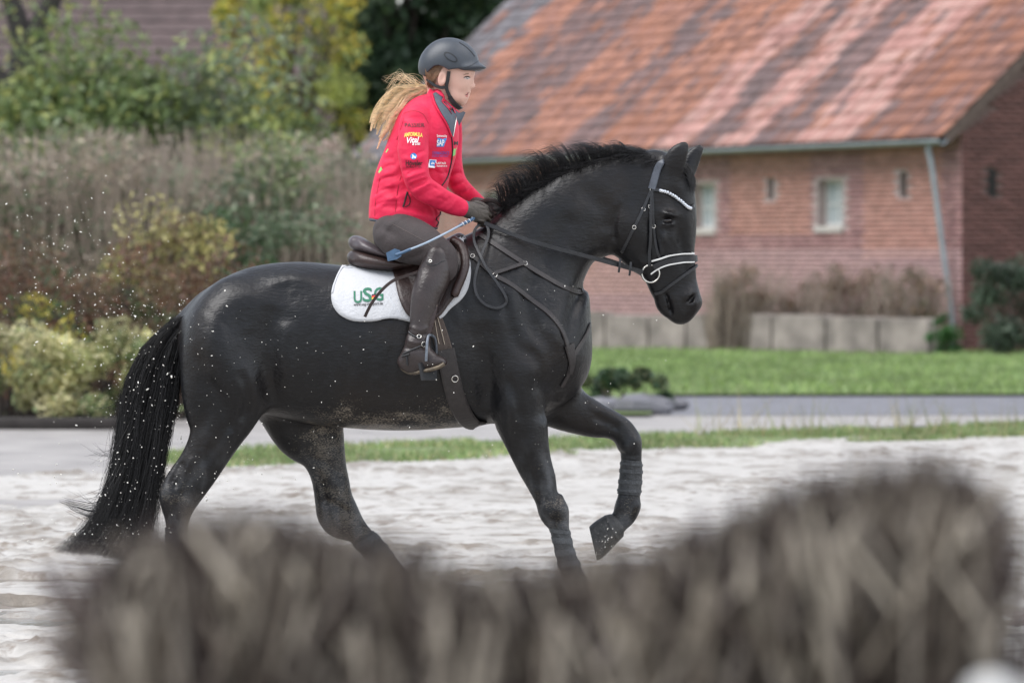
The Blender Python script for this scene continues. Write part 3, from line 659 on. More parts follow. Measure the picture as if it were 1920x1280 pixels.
bush('copper_shrub', 'broad rusty brown shrub above the horse croup', 'shrub', gp(370, 52.5), 2.0, 1.1, 1.72, 5200, .035, COPPER, 18, group=G_H)
bush('yellow_shrub', 'pale yellow leaved shrub rising above the copper shrubs', 'shrub', gp(310, 54), 1.5, 1.0, 2.06, 2600, .038, [(.55, .50, .22), (.45, .40, .16), (.25, .25, .10), (.2, .13, .07)], 12, z0=.5, group=G_H)
bush('dark_shrub', 'dark green shrub in the gap between copper shrubs', 'shrub', gp(130, 54), 1.1, .8, 1.5, 2400, .035, GREEN, 10, group=G_H)
bush('flowering_shrub', 'green shrub with upright yellow flower spikes by the hedge', 'shrub', gp(95, 51.5), 1.0, .8, 1.12, 1500, .03, YEL+GREEN, 10, z0=.3, group=G_H)
bush('leafy_shrub', 'grey green leafy shrub behind the saddle', 'shrub', gp(600, 58), 1.9, 1.2, 2.25, 4200, .045, SAGE+GREEN[:1], 14)
bush('leafy_shrub', 'deep green shrub behind the horse rump', 'shrub', gp(480, 57), 1.3, 1.2, 2.0, 3000, .045, GREEN+SAGE[:1], 12)
for k, (px_, d_, w_, h_, lb) in enumerate(((60, 62, 3.6, 3.0, 'tall dry brown thicket below the dark tree trunk'), (260, 64, 3.4, 3.1, 'tall dry thicket of pinkish stems behind yellow shrub'), (450, 62, 3.2, 3.0, 'tall straw coloured thicket in front of the farmhouse roof'), (620, 66, 2.6, 2.75, 'tall dry thicket beside the barn eave, behind the rider'))):
    bush('dry_thicket', lb, 'thicket', gp(px_, d_), w_, 2.0, h_, 7500, .062, STRAW+SAGE+SAGE[:2]+[(.20, .24, .12)], 18, bare=900, stemcol='twig', group='dry thickets behind the hedge')
bush('climbing_shrub', 'lime green bush over the thicket below the farmhouse roof', 'shrub', gp(250, 72), 5.2, 2.0, 4.45, 13500, .075, LIME+SAGE[:1], 16, z0=.5)
bush('climbing_shrub', 'grey green bush at the foot of the dark tree', 'shrub', gp(30, 70), 2.6, 2.0, 3.2, 4200, .06, SAGE+LIME[:1], 14, z0=.4)
bush('rose_bush', 'bush with pale pink seed heads near the barn eave', 'shrub', gp(600, 70), .9, .8, 3.05, 500, .05, [(.55, .42, .38), (.3, .25, .2)], 8, z0=.75)
def tree(name, label, base, h, trunk_r, blobs, n, leaf, pal, fork=None):
    t = tag(empty(name, base), label, 'tree'); B = np.array(base); P = []; R = []
    bl = np.array([(B[0]+x, B[1]+y, z, r) for x, y, z, r in blobs])
    trunk = cr([B+np.array([0, 0, -.1]), B+np.array([.04*h*.2, 0, h*.3]), B+np.array([-.03*h*.2, .1, h*.55])]+[np.array([B[0], B[1]+.1, h*.9])], 6)
    P.append(trunk); R.append(np.linspace(trunk_r, trunk_r*.25, len(trunk)))
    v, f = tubes(P, R, 10); mesh_obj('trunk', v, f, M['bark'], t, True); P = []; R = []
    for e in bl:
        s = trunk[rng.integers(6, len(trunk)-2)]; m_ = s*.5+e[:3]*.5+np.array([0, 0, .15]); P.append(cr([s, m_, e[:3]], 5)); R.append(np.linspace(trunk_r*.4, trunk_r*.06, len(P[-1])))
    v, f = tubes(P, R, 6); mesh_obj('branches', v, f, M['bark'], t, True)
    pick = rng.integers(0, len(bl), n); d_ = rng.normal(size=(n, 3)); d_ /= np.linalg.norm(d_, axis=1)[:, None]; c = bl[pick, :3]+d_*(rng.random(n)**.5*bl[pick, 3])[:, None]
    tone = rng.uniform(.7, 1.3, len(bl)); pk = np.array(pal)[(rng.integers(0, len(pal), len(bl))[pick]+(rng.random(n) < .35)*1) % len(pal)]
    v, q, cc = leaves(c, rng.uniform(.6, 1.3, n)*leaf, pk*(tone[pick]*rng.uniform(.7, 1.3, n))[:, None]); mesh_obj('crown', v, q, M['leaf'], t, False, cc); return t
def pxblobs(base, d, lst):                        # (px, py, radius m, depth offset)
    return [((px_-960)/F*d-base.x, dy, H-(py_-HY)/F*d, r) for px_, py_, r, dy in lst]
b = gp(545, 96); tree('yellow_tree', 'small tree with thin yellow autumn leaves left of the rider head', b, 5.6, .10, pxblobs(b, 96, [(random.uniform(395, 690), random.uniform(-60, 270), random.uniform(.25, .5), random.uniform(-.8, .8)) for _ in range(34)]+[(640, 70, .5, 0), (660, 225, .45, 0), (560, 60, .55, 0), (610, 190, .5, 0), (500, 120, .5, 0)]), 5200, .085, YEL+LIME[:2])
b = gp(740, 128); tree('evergreen_tree', 'dark evergreen tree behind the rider helmet', b, 9, .3, pxblobs(b, 128, [(random.uniform(560, 930), random.uniform(-160, 330), random.uniform(.7, 1.2), random.uniform(-1.5, 1.5)) for _ in range(80)]), 42000, .17, [(.04, .075, .042), (.055, .10, .05), (.075, .12, .05)])
b = gp(480, 132); tree('evergreen_tree', 'dark evergreen tree behind the yellow leaved tree', b, 10, .3, pxblobs(b, 132, [(random.uniform(540, 690), random.uniform(-160, 200), random.uniform(.7, 1.2), random.uniform(-1.5, 1.5)) for _ in range(36)]), 20000, .17, [(.04, .075, .042), (.055, .10, .05)])
# dark forked tree
ft = tag(empty('dark_tree', gp(45, 84)), 'dark bare forked tree trunk in front of the farmhouse roof', 'tree'); d_ = 84
def tp(px_, py_, y=0): return np.array(((px_-960)/F*(d_+y), d_-D+y, H-(py_-HY)/F*(d_+y)))
P = [cr([tp(36, 662), tp(34, 400), tp(38, 230), tp(48, 120), tp(62, 60)], 6), cr([tp(48, 120), tp(36, 50), tp(14, -20), tp(-20, -120)], 6), cr([tp(58, 80), tp(85, 30), tp(105, -20), tp(130, -120)], 6), cr([tp(40, 180), tp(-10, 140), tp(-60, 60)], 6)]
v, f = tubes(P[:1], [np.linspace(.26, .28, len(P[0]))], 10); mesh_obj('trunk', v, f, M['dark_bark'] if 'dark_bark' in M else M.setdefault('dark_bark', pmat('dark_bark', (.028, .025, .024), .9, .4, 10, .5, 25)), ft, True)
for p_ in P[1:]: v, f = tubes([p_], [np.linspace(.22, .10, len(p_))], 8); mesh_obj('limb', v, f, M['dark_bark'], ft, True)
n = 380; c = np.array([tp(random.uniform(-60, 200), random.uniform(-40, 190), random.uniform(-1, 1)) for _ in range(n)]); k_ = vnoise(c[:, 0]*1.5+3, c[:, 2]*1.5, 31) > .58; c = c[k_]
v, q, cc = leaves(c, rng.uniform(.05, .1, len(c)), np.array(LIME)[rng.integers(0, 4, len(c))]); mesh_obj('crown', v, q, M['leaf'], ft, False, cc)
# plants by the barn
RB = [(.22, .14, .09), (.28, .19, .12), (.18, .12, .09), (.17, .16, .09)]
for px_, w_, h_, lb in ((1385, 1.0, 1.35, 'dry brown weeds hanging over the low wall joint'), (1480, 1.1, 1.1, 'dry brown weeds behind the low wall under the slit'), (1600, 1.5, 1.3, 'dry reddish weeds along the barn foot below the window'), (1700, 1.2, 1.3, 'dry weeds beside the slanting downpipe')):
    bush('dry_weeds', lb, 'weeds', gp(px_, {1385: 88.2, 1480: 88.6, 1600: 87.7, 1700: 86.7}[px_]), w_, .5, h_+.15, 900, .05, RB, 8, bare=260, stemcol='twig', group='dry weeds along the barn')
bush('green_shrub', 'round dark green shrub at the barn corner', 'shrub', gp(1885, 84), 1.5, 1.2, 1.55, 4200, .05, [(.06, .09, .06), (.08, .115, .075), (.045, .07, .045)], 12)
bush('ivy_clump', 'bright green ivy clump at the end of the low wall', 'shrub', gp(1772, 84.5), .55, .5, .62, 1100, .04, [(.07, .17, .05), (.05, .13, .04)], 6)
bush('low_plant', 'low dark green plant with stones beside the road end', 'plant', gp(1165, 55), 1.0, .8, .42, 1900, .045, [(.07, .12, .06), (.05, .09, .05), (.12, .14, .07)], 8)
for k, (px_, d_, r_) in enumerate(((1130, 54.2, .16), (1205, 54.0, .2), (1262, 55.5, .12))):
    c = gp(px_, d_); V = []; 
    for i in range(7):
        for j in range(10): th = math.pi*i/6; ph = 6.283*j/10; s = r_*random.uniform(.85, 1.15); V.append((c.x+s*1.6*math.sin(th)*math.cos(ph), c.y+s*math.sin(th)*math.sin(ph), .02+s*.7*math.cos(th)))
    tag(mesh_obj('stone', V, [(i*10+j, i*10+(j+1) % 10, (i+1)*10+(j+1) % 10, (i+1)*10+j) for i in range(6) for j in range(10)], M['asphalt']), ['flat dark stone half under the low plant', 'broad dark stone in front of the low plant', 'small dark stone at the tip of the asphalt'][k], 'stone')
kerb = G0(0, 800); v, q = boxes([(-30, gp(262, 49.6).x, 49.3-D, 50.2-D, -.05, .05)]); tag(mesh_obj('hedge_bed', v, q, M['dark_soil'] if 'dark_soil' in M else M.setdefault('dark_soil', pmat('dark_soil', (.035, .03, .028), .95, .4, 6, .6, 25))), kind='structure')

# ------------------------------------------------------------------ brush fence close to the camera
FD = 6.2
def fp(px_, py_, y=0.): d = FD+y; return np.array(((px_-960)/F*d, d-D, H-(py_-HY)/F*d))
fence = tag(empty('brush_fence', (0, FD-D, 0)), 'brush jump packed with grey brown twigs, dipping in the middle', 'brush fence')
topl = cr([(190, 1085), (260, 1018), (350, 980), (460, 962), (580, 985), (700, 1020), (850, 1058), (1000, 1068), (1120, 1062), (1230, 1030), (1350, 980), (1470, 930), (1580, 890), (1700, 872), (1800, 885), (1860, 940)], 6)
topl[:, 1] += 14
P = []; R = []; C = []
tw_cols = [(.20, .168, .132), (.125, .10, .08), (.06, .045, .038), (.022, .0135, .0125), (.014, .008, .008), (.04, .022, .02), (.28, .24, .185)]
def topat(t_):
    k = t_*(len(topl)-1); i0 = int(k); return topl[i0]*(1-(k-i0))+topl[min(i0+1, len(topl)-1)]*(k-i0)
for i in range(3800):                              # long rods from the box to the top
    x, y = topat(random.random()); dep = random.uniform(-.26, .26)
    top_y = y+abs(random.gauss(0, 34)) if random.random() < .80 else y-random.random()**1.7*55
    bx = 1010+(x-1000)*.86+random.gauss(0, 75); tp_ = fp(x+random.gauss(0, 26), top_y, dep); bt = fp(bx, 1480, dep*.8); md_ = (tp_+bt)/2+np.array([random.gauss(0, .02), random.gauss(0, .02), 0])
    P.append(np.array([bt, md_, tp_])); r = random.choice((.0015, .002, .0025, .003, .004, .006)); R.append(np.array([r*1.2, r, r*.4])); C.append(random.choices(tw_cols, (2, 3, 3, 6, 6, 5, 1))[0])
for i in range(3800):                              # side twigs lying every way through the bundle
    x, y = topat(random.random()); dep = random.uniform(-.28, .27); L = random.uniform(.07, .22); a = random.gauss(0, .26)+(x-1000)/850*.14; y0 = y+L*1613*math.cos(a)*.97+abs(random.gauss(0, 22))+random.random()**1.2*230-12
    q0 = fp(1000+(x-1000)*(1-(y0-y)/420*.10), y0, dep); dv = np.array([math.sin(a)*L, random.gauss(0, .25)*L, math.cos(a)*L]); bend = np.array([random.gauss(0, .01), 0, 0])
    P.append(np.array([q0, q0+dv*.5+bend, q0+dv])); r = random.choice((.0013, .0018, .0022, .003, .0045)); R.append(np.array([r, r*.8, r*.35])); C.append(random.choices(tw_cols, (5, 4, 3, 3, 4, 3, 3))[0])
for i in range(430):                               # thicker pale pieces, split and cut
    x, y = topat(random.random()); L = random.choice((.03, .05, .09, .15)); a = random.gauss(0, .35); q0 = fp(x, y+L*1613*math.cos(a)+random.uniform(0, 210), random.uniform(-.31, -.15)); dv = np.array([math.sin(a)*L, .01, math.cos(a)*L])
    P.append(np.array([q0, q0+dv*.5, q0+dv])); r = random.uniform(.0022, .0052); R.append(np.array([r*.8, r, r*.7])); C.append(random.choice(((.34, .30, .245), (.25, .22, .18), (.17, .145, .125), (.40, .355, .285))))
for i in range(150):                               # stray twigs at both ends
    s = random.choice((0, 0, 1)); x0 = 290 if s == 0 else 1770; x1 = random.uniform(60, 230) if s == 0 else random.uniform(1800, 1905); y1 = random.uniform(1020, 1220) if s == 0 else random.uniform(900, 1150); dep = random.uniform(-.2, .2)
    b_ = fp(x0+random.gauss(0, 40), 1420, dep); e_ = fp(x1, y1, dep); P.append(np.array([b_, (b_+e_)/2+np.array([0, 0, .01]), e_])); R.append(np.array([.003, .0022, .0012])); C.append((.075, .05, .05))
v, f = tubes(P, R, 5); M['brush'] = pmat('brush_twig', (.2, .17, .15), .85, .35, 30, .3, 120, attr=True)
o = mesh_obj('brush', v, f, M['brush'], fence, True, np.repeat(np.array(C), 15, 0)); o['kind'] = 'stuff'
bx0, bx1 = fp(300, 0)[0], fp(1720, 0)[0]
M['board'] = pmat('weathered_board', (.16, .115, .085), .8, .4, 6, .4, 40, stretch=(1, 1, 6))
for k in range(5):
    v, q = boxes([(bx0-.03, bx1+.03, FD-D-.30, FD-D-.27, .02+k*.165, .02+k*.165+.155)]); mesh_obj('board', v, q, M['board'], fence)
    v, q = boxes([(bx0-.03, bx1+.03, FD-D+.27, FD-D+.30, .02+k*.165, .02+k*.165+.155)]); mesh_obj('board', v, q, M['board'], fence)
for x in (bx0, bx1-.06):
    v, q = boxes([(x, x+.06, FD-D-.268, FD-D+.268, 0, .84)]); mesh_obj('end_post', v, q, M['board'], fence)
# white wing post standing next to it
c = fp(1862, 1258, -.55); n = 16; V = []; prof_ = [(0, .036), (c[2]-.03, .034), (c[2]-.012, .030), (c[2]-.003, .018), (c[2], .004)]
for z, r in prof_:
    for j in range(n): V.append((c[0]+r*math.cos(6.2832*j/n), c[1]+r*math.sin(6.2832*j/n), z))
Fc = [(i*n+j, i*n+(j+1) % n, (i+1)*n+(j+1) % n, (i+1)*n+j) for i in range(len(prof_)-1) for j in range(n)]+[tuple(range(4*n, 5*n))]
tag(mesh_obj('marker_post', V, Fc, M.setdefault('post_paint', pmat('grey_white_paint', (.42, .42, .41), .6, .15, 30)), None, True), 'white round topped post beside the brush jump', 'post')
# ------------------------------------------------------------------ the horse
def build_horse_body():
    g = SDF(W(285, 0).x, W(1335, 0).x, -.40, .40, .02, W(0, 262).z, .008)
    # trunk: (top, bottom) outline pairs
    g.tube([(398, 566, 405, 700, .15), (430, 540, 430, 738, .21), (468, 515, 464, 752, .255), (506, 497, 500, 762, .28), (550, 492, 550, 782, .29), (600, 494, 600, 795, .30),
            (680, 503, 680, 804, .315), (760, 506, 760, 807, .315), (830, 484, 830, 803, .295), (885, 448, 889, 797, .27), (940, 468, 946, 790, .245),
            (976, 520, 980, 780, .225), (1001, 560, 1004, 768, .19)], .05, 2.25)
    # neck and head
    def circ(x, y, r, w, ax=.66, ay=.75): return (x-ax*r, y-ay*r, x+ax*r, y+ay*r, w)
    g.tube([circ(945, 590, 128, .185), circ(972, 540, 122, .172), circ(1003, 488, 112, .150), circ(1043, 442, 99, .125), circ(1083, 408, 90, .108),
            (1100, 306, 1137, 474, .095), (1160, 291, 1150, 462, .085), (1212, 290, 1172, 440, .075), (1250, 308, 1200, 430, .068)], .07, 2.1)
    g.tube([(1268, 304, 1190, 350, .062), (1290, 328, 1166, 388, .083), (1302, 375, 1146, 424, .090), (1301, 412, 1150, 462, .088), (1298, 448, 1182, 488, .076), (1302, 484, 1204, 515, .064),
            (1305, 518, 1217, 542, .056), (1310, 542, 1229, 560, .054), (1311, 560, 1238, 574, .052), (1304, 575, 1248, 586, .046)], .024, 2.3)
    g.tube([(1312, 556, 1288, 580, .040), (1298, 572, 1276, 590, .040), (1290, 582, 1262, 592, .036)], .014)     # upper lip
    g.tube([(1232, 560, 1252, 578, .032), (1238, 574, 1258, 586, .030), (1250, 584, 1262, 591, .022)], .014)    # chin
    # near hind leg, far hind leg: (front, rear)
    g.tube([(492, 560, 392, 585, .12, -.13), (505, 640, 346, 650, .135, -.155), (500, 715, 339, 712, .12, -.165), (486, 765, 346, 760, .098, -.17), (463, 803, 357, 797, .078, -.175),
            (438, 842, 350, 834, .062, -.18), (413, 877, 331, 876, .052, -.18), (386, 915, 305, 912, .048, -.18), (368, 944, 301, 938, .046, -.18), (356, 974, 309, 968, .038, -.18),
            (350, 1012, 313, 1010, .031, -.18), (348, 1060, 314, 1058, .029, -.18), (354, 1090, 312, 1088, .036, -.18), (368, 1112, 330, 1118, .031, -.18), (380, 1128, 344, 1136, .034, -.18)], .05)
    g.tube([(560, 640, 430, 680, .12, .13), (604, 740, 478, 762, .12, .155), (640, 795, 508, 803, .092, .165), (646, 835, 550, 832, .072, .17), (649, 870, 574, 868, .057, .17),
            (655, 902, 585, 902, .05, .17), (662, 935, 590, 938, .047, .17), (676, 968, 598, 970, .044, .17), (690, 985, 650, 1008, .034, .17), (726, 1024, 692, 1050, .030, .17),
            (752, 1056, 712, 1078, .036, .17), (772, 1082, 738, 1104, .031, .17), (786, 1098, 752, 1122, .034, .17)], .05)
    # near fore leg, far fore leg
    g.tube([(1046, 650, 905, 660, .085, -.135), (1026, 735, 914, 745, .095, -.15), (1025, 785, 933, 797, .082, -.155), (1028, 825, 947, 826, .066, -.155), (1034, 862, 965, 864, .056, -.155),
            (1044, 900, 985, 900, .049, -.155), (1056, 933, 1003, 936, .045, -.155), (1066, 963, 1011, 958, .044, -.155), (1067, 986, 1028, 979, .036, -.155), (1070, 1010, 1036, 1010, .030, -.155),
            (1078, 1038, 1044, 1042, .029, -.155), (1096, 1076, 1054, 1084, .036, -.155), (1114, 1100, 1078, 1110, .031, -.155), (1128, 1116, 1092, 1128, .034, -.155)], .045)
    g.tube([(1060, 690, 985, 780, .09, .11), (1088, 728, 1036, 800, .085, .13), (1130, 757, 1092, 814, .068, .14), (1160, 774, 1127, 816, .058, .14), (1184, 791, 1150, 826, .053, .14),
            (1200, 820, 1157, 836, .049, .14), (1203, 848, 1163, 852, .043, .14), (1203, 876, 1165, 872, .034, .14), (1202, 905, 1163, 903, .031, .14), (1200, 934, 1158, 929, .033, .14),
            (1200, 954, 1153, 948, .039, .14), (1192, 972, 1150, 962, .036, .14), (1176, 990, 1143, 968, .031, .14), (1161, 1010, 1131, 976, .034, .14)], .04)
    # dock of the tail
    g.tube([(392, 556, 384, 592, .045), (368, 574, 362, 604, .038), (345, 592, 336, 618, .03), (322, 622, 308, 640, .02)], .04)
    # ears
    for y, st in ((-.05, [(1243, 330, 1275, 332), (1241, 314, 1284, 313), (1247, 296, 1288, 297), (1262, 280, 1291, 284), (1284, 268, 1293, 272)]),
                  (.05, [(1270, 330, 1300, 334), (1274, 312, 1307, 318), (1282, 295, 1313, 302), (1296, 281, 1318, 287), (1311, 272, 1320, 277)])):
        g.tube([(*a, w, y*b) for a, w, b in zip(st, (.026, .028, .025, .020, .010), (.8, 1.1, 1.25, 1.3, 1.3))], .02)
    # muscle and bone drawn into the surface: positive amplitude swells, creases cut
    N_, FAR = (-.5, -.02), (.02, .5); g.amp = 1.95
    g.crease([(900, 600), (908, 680), (922, 760)], 26, .007); g.blob(1075, 685, 26, 40, -15, .012)
    g.crease([(1022, 700), (1040, 730), (1056, 742)], 10, .005); g.crease([(940, 545), (960, 620), (1000, 690)], 12, .005); g.crease([(1075, 400), (1040, 450), (1010, 520)], 20, .006)
    g.crease([(985, 640), (1010, 690), (1000, 740)], 8, .006, N_); g.crease([(950, 700), (968, 745), (975, 790)], 9, .007, N_)
    g.crease([(975, 830), (990, 870), (1010, 915)], 6, .006, N_); g.crease([(1018, 830), (1030, 880), (1044, 930)], 5, .004, N_); g.crease([(1018, 965), (1040, 972), (1062, 972)], 4, .004, N_); g.blob(1018, 950, 7, 9, 0, .004, N_)
    g.crease([(1046, 1000), (1050, 1030), (1060, 1060)], 4, .006, N_)
    g.crease([(1110, 780), (1140, 795), (1165, 808)], 8, .006, FAR); g.crease([(1100, 760), (1140, 775), (1175, 795)], 6, -.004, FAR); g.crease([(1160, 846), (1180, 856), (1200, 852)], 4, .005, FAR); g.blob(1192, 830, 9, 9, 0, .005, FAR)
    g.crease([(395, 700), (430, 760), (440, 810)], 10, .006, N_); g.crease([(455, 690), (470, 740), (455, 790)], 9, .008, N_); g.crease([(372, 850), (350, 885), (345, 920)], 6, -.005, N_)
    g.crease([(340, 930), (335, 955), (338, 975)], 5, .006, N_); g.crease([(560, 850), (610, 870), (640, 900)], 10, .006, FAR); g.crease([(600, 940), (630, 950), (655, 965)], 6, .006, FAR)
    g.blob(560, 520, 40, 20, 0, .008); 
    g.blob(985, 690, 52, 78, -28, .022); g.blob(1035, 640, 30, 70, -25, .016); g.blob(950, 600, 34, 90, -20, .010)
    g.crease([(1010, 500), (985, 560), (1005, 620), (1048, 668)], 16, .010)
    g.crease([(905, 640), (915, 700), (925, 760), (935, 800)], 20, .007)
    g.crease([(1128, 470), (1100, 520), (1072, 580), (1062, 640)], 13, .010)
    g.crease([(1080, 350), (1130, 390), (1140, 440)], 18, .006)
    g.crease([(1010, 700), (1020, 745), (1012, 790)], 11, .008, N_)
    g.blob(960, 770, 26, 34, 0, .012, N_); g.blob(1000, 820, 16, 46, -14, .008, N_)
    g.blob(468, 720, 34, 46, 30, .022); g.blob(410, 640, 42, 74, 8, .018); g.blob(470, 560, 60, 26, 25, .008)
    g.crease([(520, 570), (508, 640), (508, 700), (514, 760)], 20, .012); g.crease([(548, 600), (542, 660), (548, 720)], 16, -.005)
    g.crease([(530, 530), (538, 560), (530, 610)], 24, .004)
    g.crease([(372, 640), (392, 700), (398, 760), (385, 810)], 13, .007, N_)
    g.crease([(440, 780), (410, 830), (380, 870)], 9, .006, N_)
    g.crease([(352, 860), (345, 890), (330, 915)], 6, .006, N_); g.blob(318, 920, 14, 16, 0, .005, N_)
    g.crease([(592, 880), (605, 920), (612, 950)], 6, .006, FAR)
    for i in range(7):                                # ribs, barely there
        x = 590+i*38; g.crease([(x, 590), (x-8, 680), (x-22, 745)], 8, .0022)
    g.crease([(560, 770), (640, 760), (760, 780), (860, 775)], 16, .004)
    # head modelling
    g.blob(1182, 425, 34, 40, 0, .012); g.crease([(1163, 380), (1150, 420), (1152, 455)], 5, .006)
    g.crease([(1218, 405), (1222, 450), (1208, 490)], 9, .006); g.crease([(1246, 432), (1240, 462), (1236, 485)], 4, -.007)
    g.blob(1254, 400, 16, 5, -12, .012); g.crease([(1236, 412), (1244, 405), (1254, 403), (1266, 409)], 2.5, -.005); g.crease([(1238, 417), (1250, 422), (1264, 418)], 2.5, -.005); g.crease([(1240, 404), (1252, 400), (1266, 407)], 3, -.004); g.blob(1251, 412, 8, 5, 0, -.006); g.crease([(1240, 420), (1252, 424), (1264, 418)], 3, -.004)
    g.blob(1262, 372, 12, 16, 0, -.006); g.blob(1272, 450, 12, 40, 0, -.005); g.blob(1290, 440, 8, 60, 0, .004)
    g.crease([(1272, 425), (1280, 470), (1286, 520)], 5, .003)
    g.blob(1293, 556, 14, 13, -30, .010); g.pell(1297, 560, -.056, 5, 12, .024, 40, .010, True); g.pell(1297, 560, .056, 5, 12, .024, 40, .010, True); g.crease([(1286, 570), (1298, 574), (1308, 564)], 4, -.004)
    g.crease([(1243, 544), (1252, 562), (1259, 592)], 3, .008)
    g.crease([(1262, 548), (1272, 575), (1282, 594)], 7, -.004)
    # knees and fetlocks
    for x, y, s in ((1040, 955, N_), (1182, 838, FAR)): g.blob(x, y, 18, 16, 0, .006, s)
    g.crease([(1050, 880), (1046, 920), (1040, 945)], 5, .005, N_); g.crease([(1180, 860), (1176, 900), (1172, 930)], 5, .006, FAR)
    # veins, tendons, skin folds
    for pts, w in (([(700, 700), (760, 742), (830, 758), (900, 752)], 2.2), ([(1000, 830), (1014, 868), (1022, 905), (1036, 940)], 1.8), ([(1110, 790), (1140, 800), (1160, 815)], 1.8), ([(420, 690), (436, 740), (428, 790), (400, 840)], 2.0),
                   ([(1230, 430), (1246, 452), (1262, 470)], 1.6), ([(1256, 440), (1268, 462), (1276, 500)], 1.6), ([(1215, 470), (1230, 478), (1248, 470)], 1.6), ([(980, 640), (1004, 672), (1010, 710)], 2.0), ([(590, 850), (620, 890), (636, 930)], 2.0)):
        g.crease(pts, w, -.0022)
    for pts, s_ in (([(1056, 992), (1062, 1020), (1072, 1052)], N_), ([(1044, 990), (1048, 1020), (1056, 1056)], N_), ([(1190, 862), (1190, 900), (1188, 930)], FAR), ([(1174, 862), (1172, 900), (1168, 930)], FAR), ([(330, 975), (326, 1010), (326, 1050)], N_), ([(345, 860), (334, 888), (322, 908)], N_)):
        g.crease(pts, 2.6, .0038, s_)
    for x, y, rx, rz, am, s_ in ((1054, 950, 9, 8, .004, N_), (1030, 962, 8, 8, .004, N_), (1196, 822, 8, 8, .004, FAR), (1172, 842, 9, 8, .003, FAR), (352, 940, 10, 9, .004, N_), (650, 950, 10, 10, .004, FAR), (1164, 952, 9, 9, .004, FAR), (1196, 950, 8, 10, .004, FAR)): g.blob(x, y, rx, rz, 0, am, s_)
    for k in range(5): g.crease([(1012+k*5, 690+k*16), (1030+k*4, 704+k*14), (1046+k*3, 712+k*12)], 2.4, .0022, N_)
    V, Q = g.mesh(); V = smooth_mesh(V, Q, 3, .5)
    return V, Q
hV, hQ = build_horse_body()
HB = bvh_of(hV, hQ)
horse = empty('horse', (0, 0, 0)); tag(horse, 'black horse cantering through wet sand with a rider on its back', 'horse')
mesh_obj('body', hV, hQ, M['coat'], horse, smooth=True)

def strands(name, paths, r0, mat, parent, sides=3, taper=.15):
    R = []
    for p in paths:
        t = np.linspace(0, 1, len(p)); R.append(r0*(1-(1-taper)*t**1.5)*random.uniform(.7, 1.25))
    v, f = tubes(paths, R, sides)
    return mesh_obj(name, v, f, mat, parent, smooth=True)
def wpath(pts, m=4):
    """pixel path with its own depth per point -> world path"""
    return cr([tuple(W(a, b, c)) for a, b, c in pts], m)

def hoof(cf, ch, toe, heel, yc, wc, ws):
    """coronet front/back and sole toe/heel in pixels"""
    rows = []; n = 20
    for t, bul in ((0, .90), (.06, 1.03), (.14, 1.0), (.4, 1.0), (.7, 1.01), (.9, 1.02), (.97, .99), (1., .90)):
        A = np.array(W(*cf, yc))*(1-t)+np.array(W(*toe, yc))*t; B = np.array(W(*ch, yc))*(1-t)+np.array(W(*heel, yc))*t
        c = (A+B)/2; e = (A-B)/2*bul; w = (wc*(1-t)+ws*t)*bul
        rows.append([c+e*math.cos(a)+np.array([0, 1, 0])*w*math.sin(a)*(1 if math.cos(a) > -.6 else .93) for a in np.linspace(0, 2*math.pi, n, endpoint=False)])
    V = np.array(rows).reshape(-1, 3); m = len(rows); Fc = [(i*n+j, i*n+(j+1) % n, (i+1)*n+(j+1) % n, (i+1)*n+j) for i in range(m-1) for j in range(n)]
    Fc.append(tuple((m-1)*n+j for j in range(n))); Fc.append(tuple(reversed(range(n))))
    o = mesh_obj('hoof', V, Fc, M['hoof'], horse, smooth=True)
    for p_ in o.data.polygons[-2:]: p_.use_smooth = False
    return o
def gy(Y): return HY+F*H/(D+Y)
hoof((385, 1118), (342, 1134), (404, gy(-.18)), (346, gy(-.18)), -.18, .045, .058)
hoof((792, 1092), (750, 1120), (812, gy(.17)), (754, gy(.17)), .17, .045, .058)
hoof((1134, 1108), (1090, 1126), (1154, gy(-.155)), (1096, gy(-.155)), -.155, .047, .062)
g = SDF(W(1095, 0).x, W(1172, 0).x, .06, .22, W(0, 1062).z, W(0, 958).z, .003)
g.tube([(1162, 1012, 1131, 968, .044, .14), (1154, 1019, 1125, 971, .046, .14), (1143, 1030, 1117, 977, .050, .14), (1131, 1041, 1110, 986, .053, .14), (1120, 1050, 1103, 995, .054, .14)], .01, 2.2)
g.crease([(1134, 966), (1146, 990), (1162, 1018)], 2.5, -.003); g.crease([(1112, 990), (1126, 1020), (1132, 1040)], 14, .002)
Pm = W(1105, 990, .14); Pt = W(1119, 1050, .14); nn_ = Vector((-(Pt.z-Pm.z), 0, Pt.x-Pm.x)).normalized()
g.f = np.maximum(g.f, ((-1 if nn_.x > 0 else 1)*((g.x[:, None, None]-Pm.x)*nn_.x+(g.z[None, :, None]-Pm.z)*nn_.z)).astype(np.float32))
v, q = g.mesh(); mesh_obj('hoof', smooth_mesh(v, q, 2), q, M['hoof'], horse, smooth=True)

# eyes
for b in (False, True):
    p, n = hit(HB, 1251, 413, b)
    if b: p = Vector((p.x, -hit(HB, 1251, 413)[0].y, p.z)); n = Vector((n.x, abs(n.y), n.z))
    v = []; fc = []; a_, b_ = 14, 10
    for i in range(b_+1):
        for j in range(a_):
            th = math.pi*i/b_; ph = 2*math.pi*j/a_; v.append(p-n*.0035+Vector((.0225*math.sin(th)*math.cos(ph)+.003*math.sin(th)*math.sin(ph), .014*math.cos(th), (.0135 if math.sin(ph) < 0 else .012)*math.sin(th)*math.sin(ph))))
    fc = [(i*a_+j, i*a_+(j+1) % a_, (i+1)*a_+(j+1) % a_, (i+1)*a_+j) for i in range(b_) for j in range(a_)]
    mesh_obj('eye', v, fc, M['eye'], horse, smooth=True)

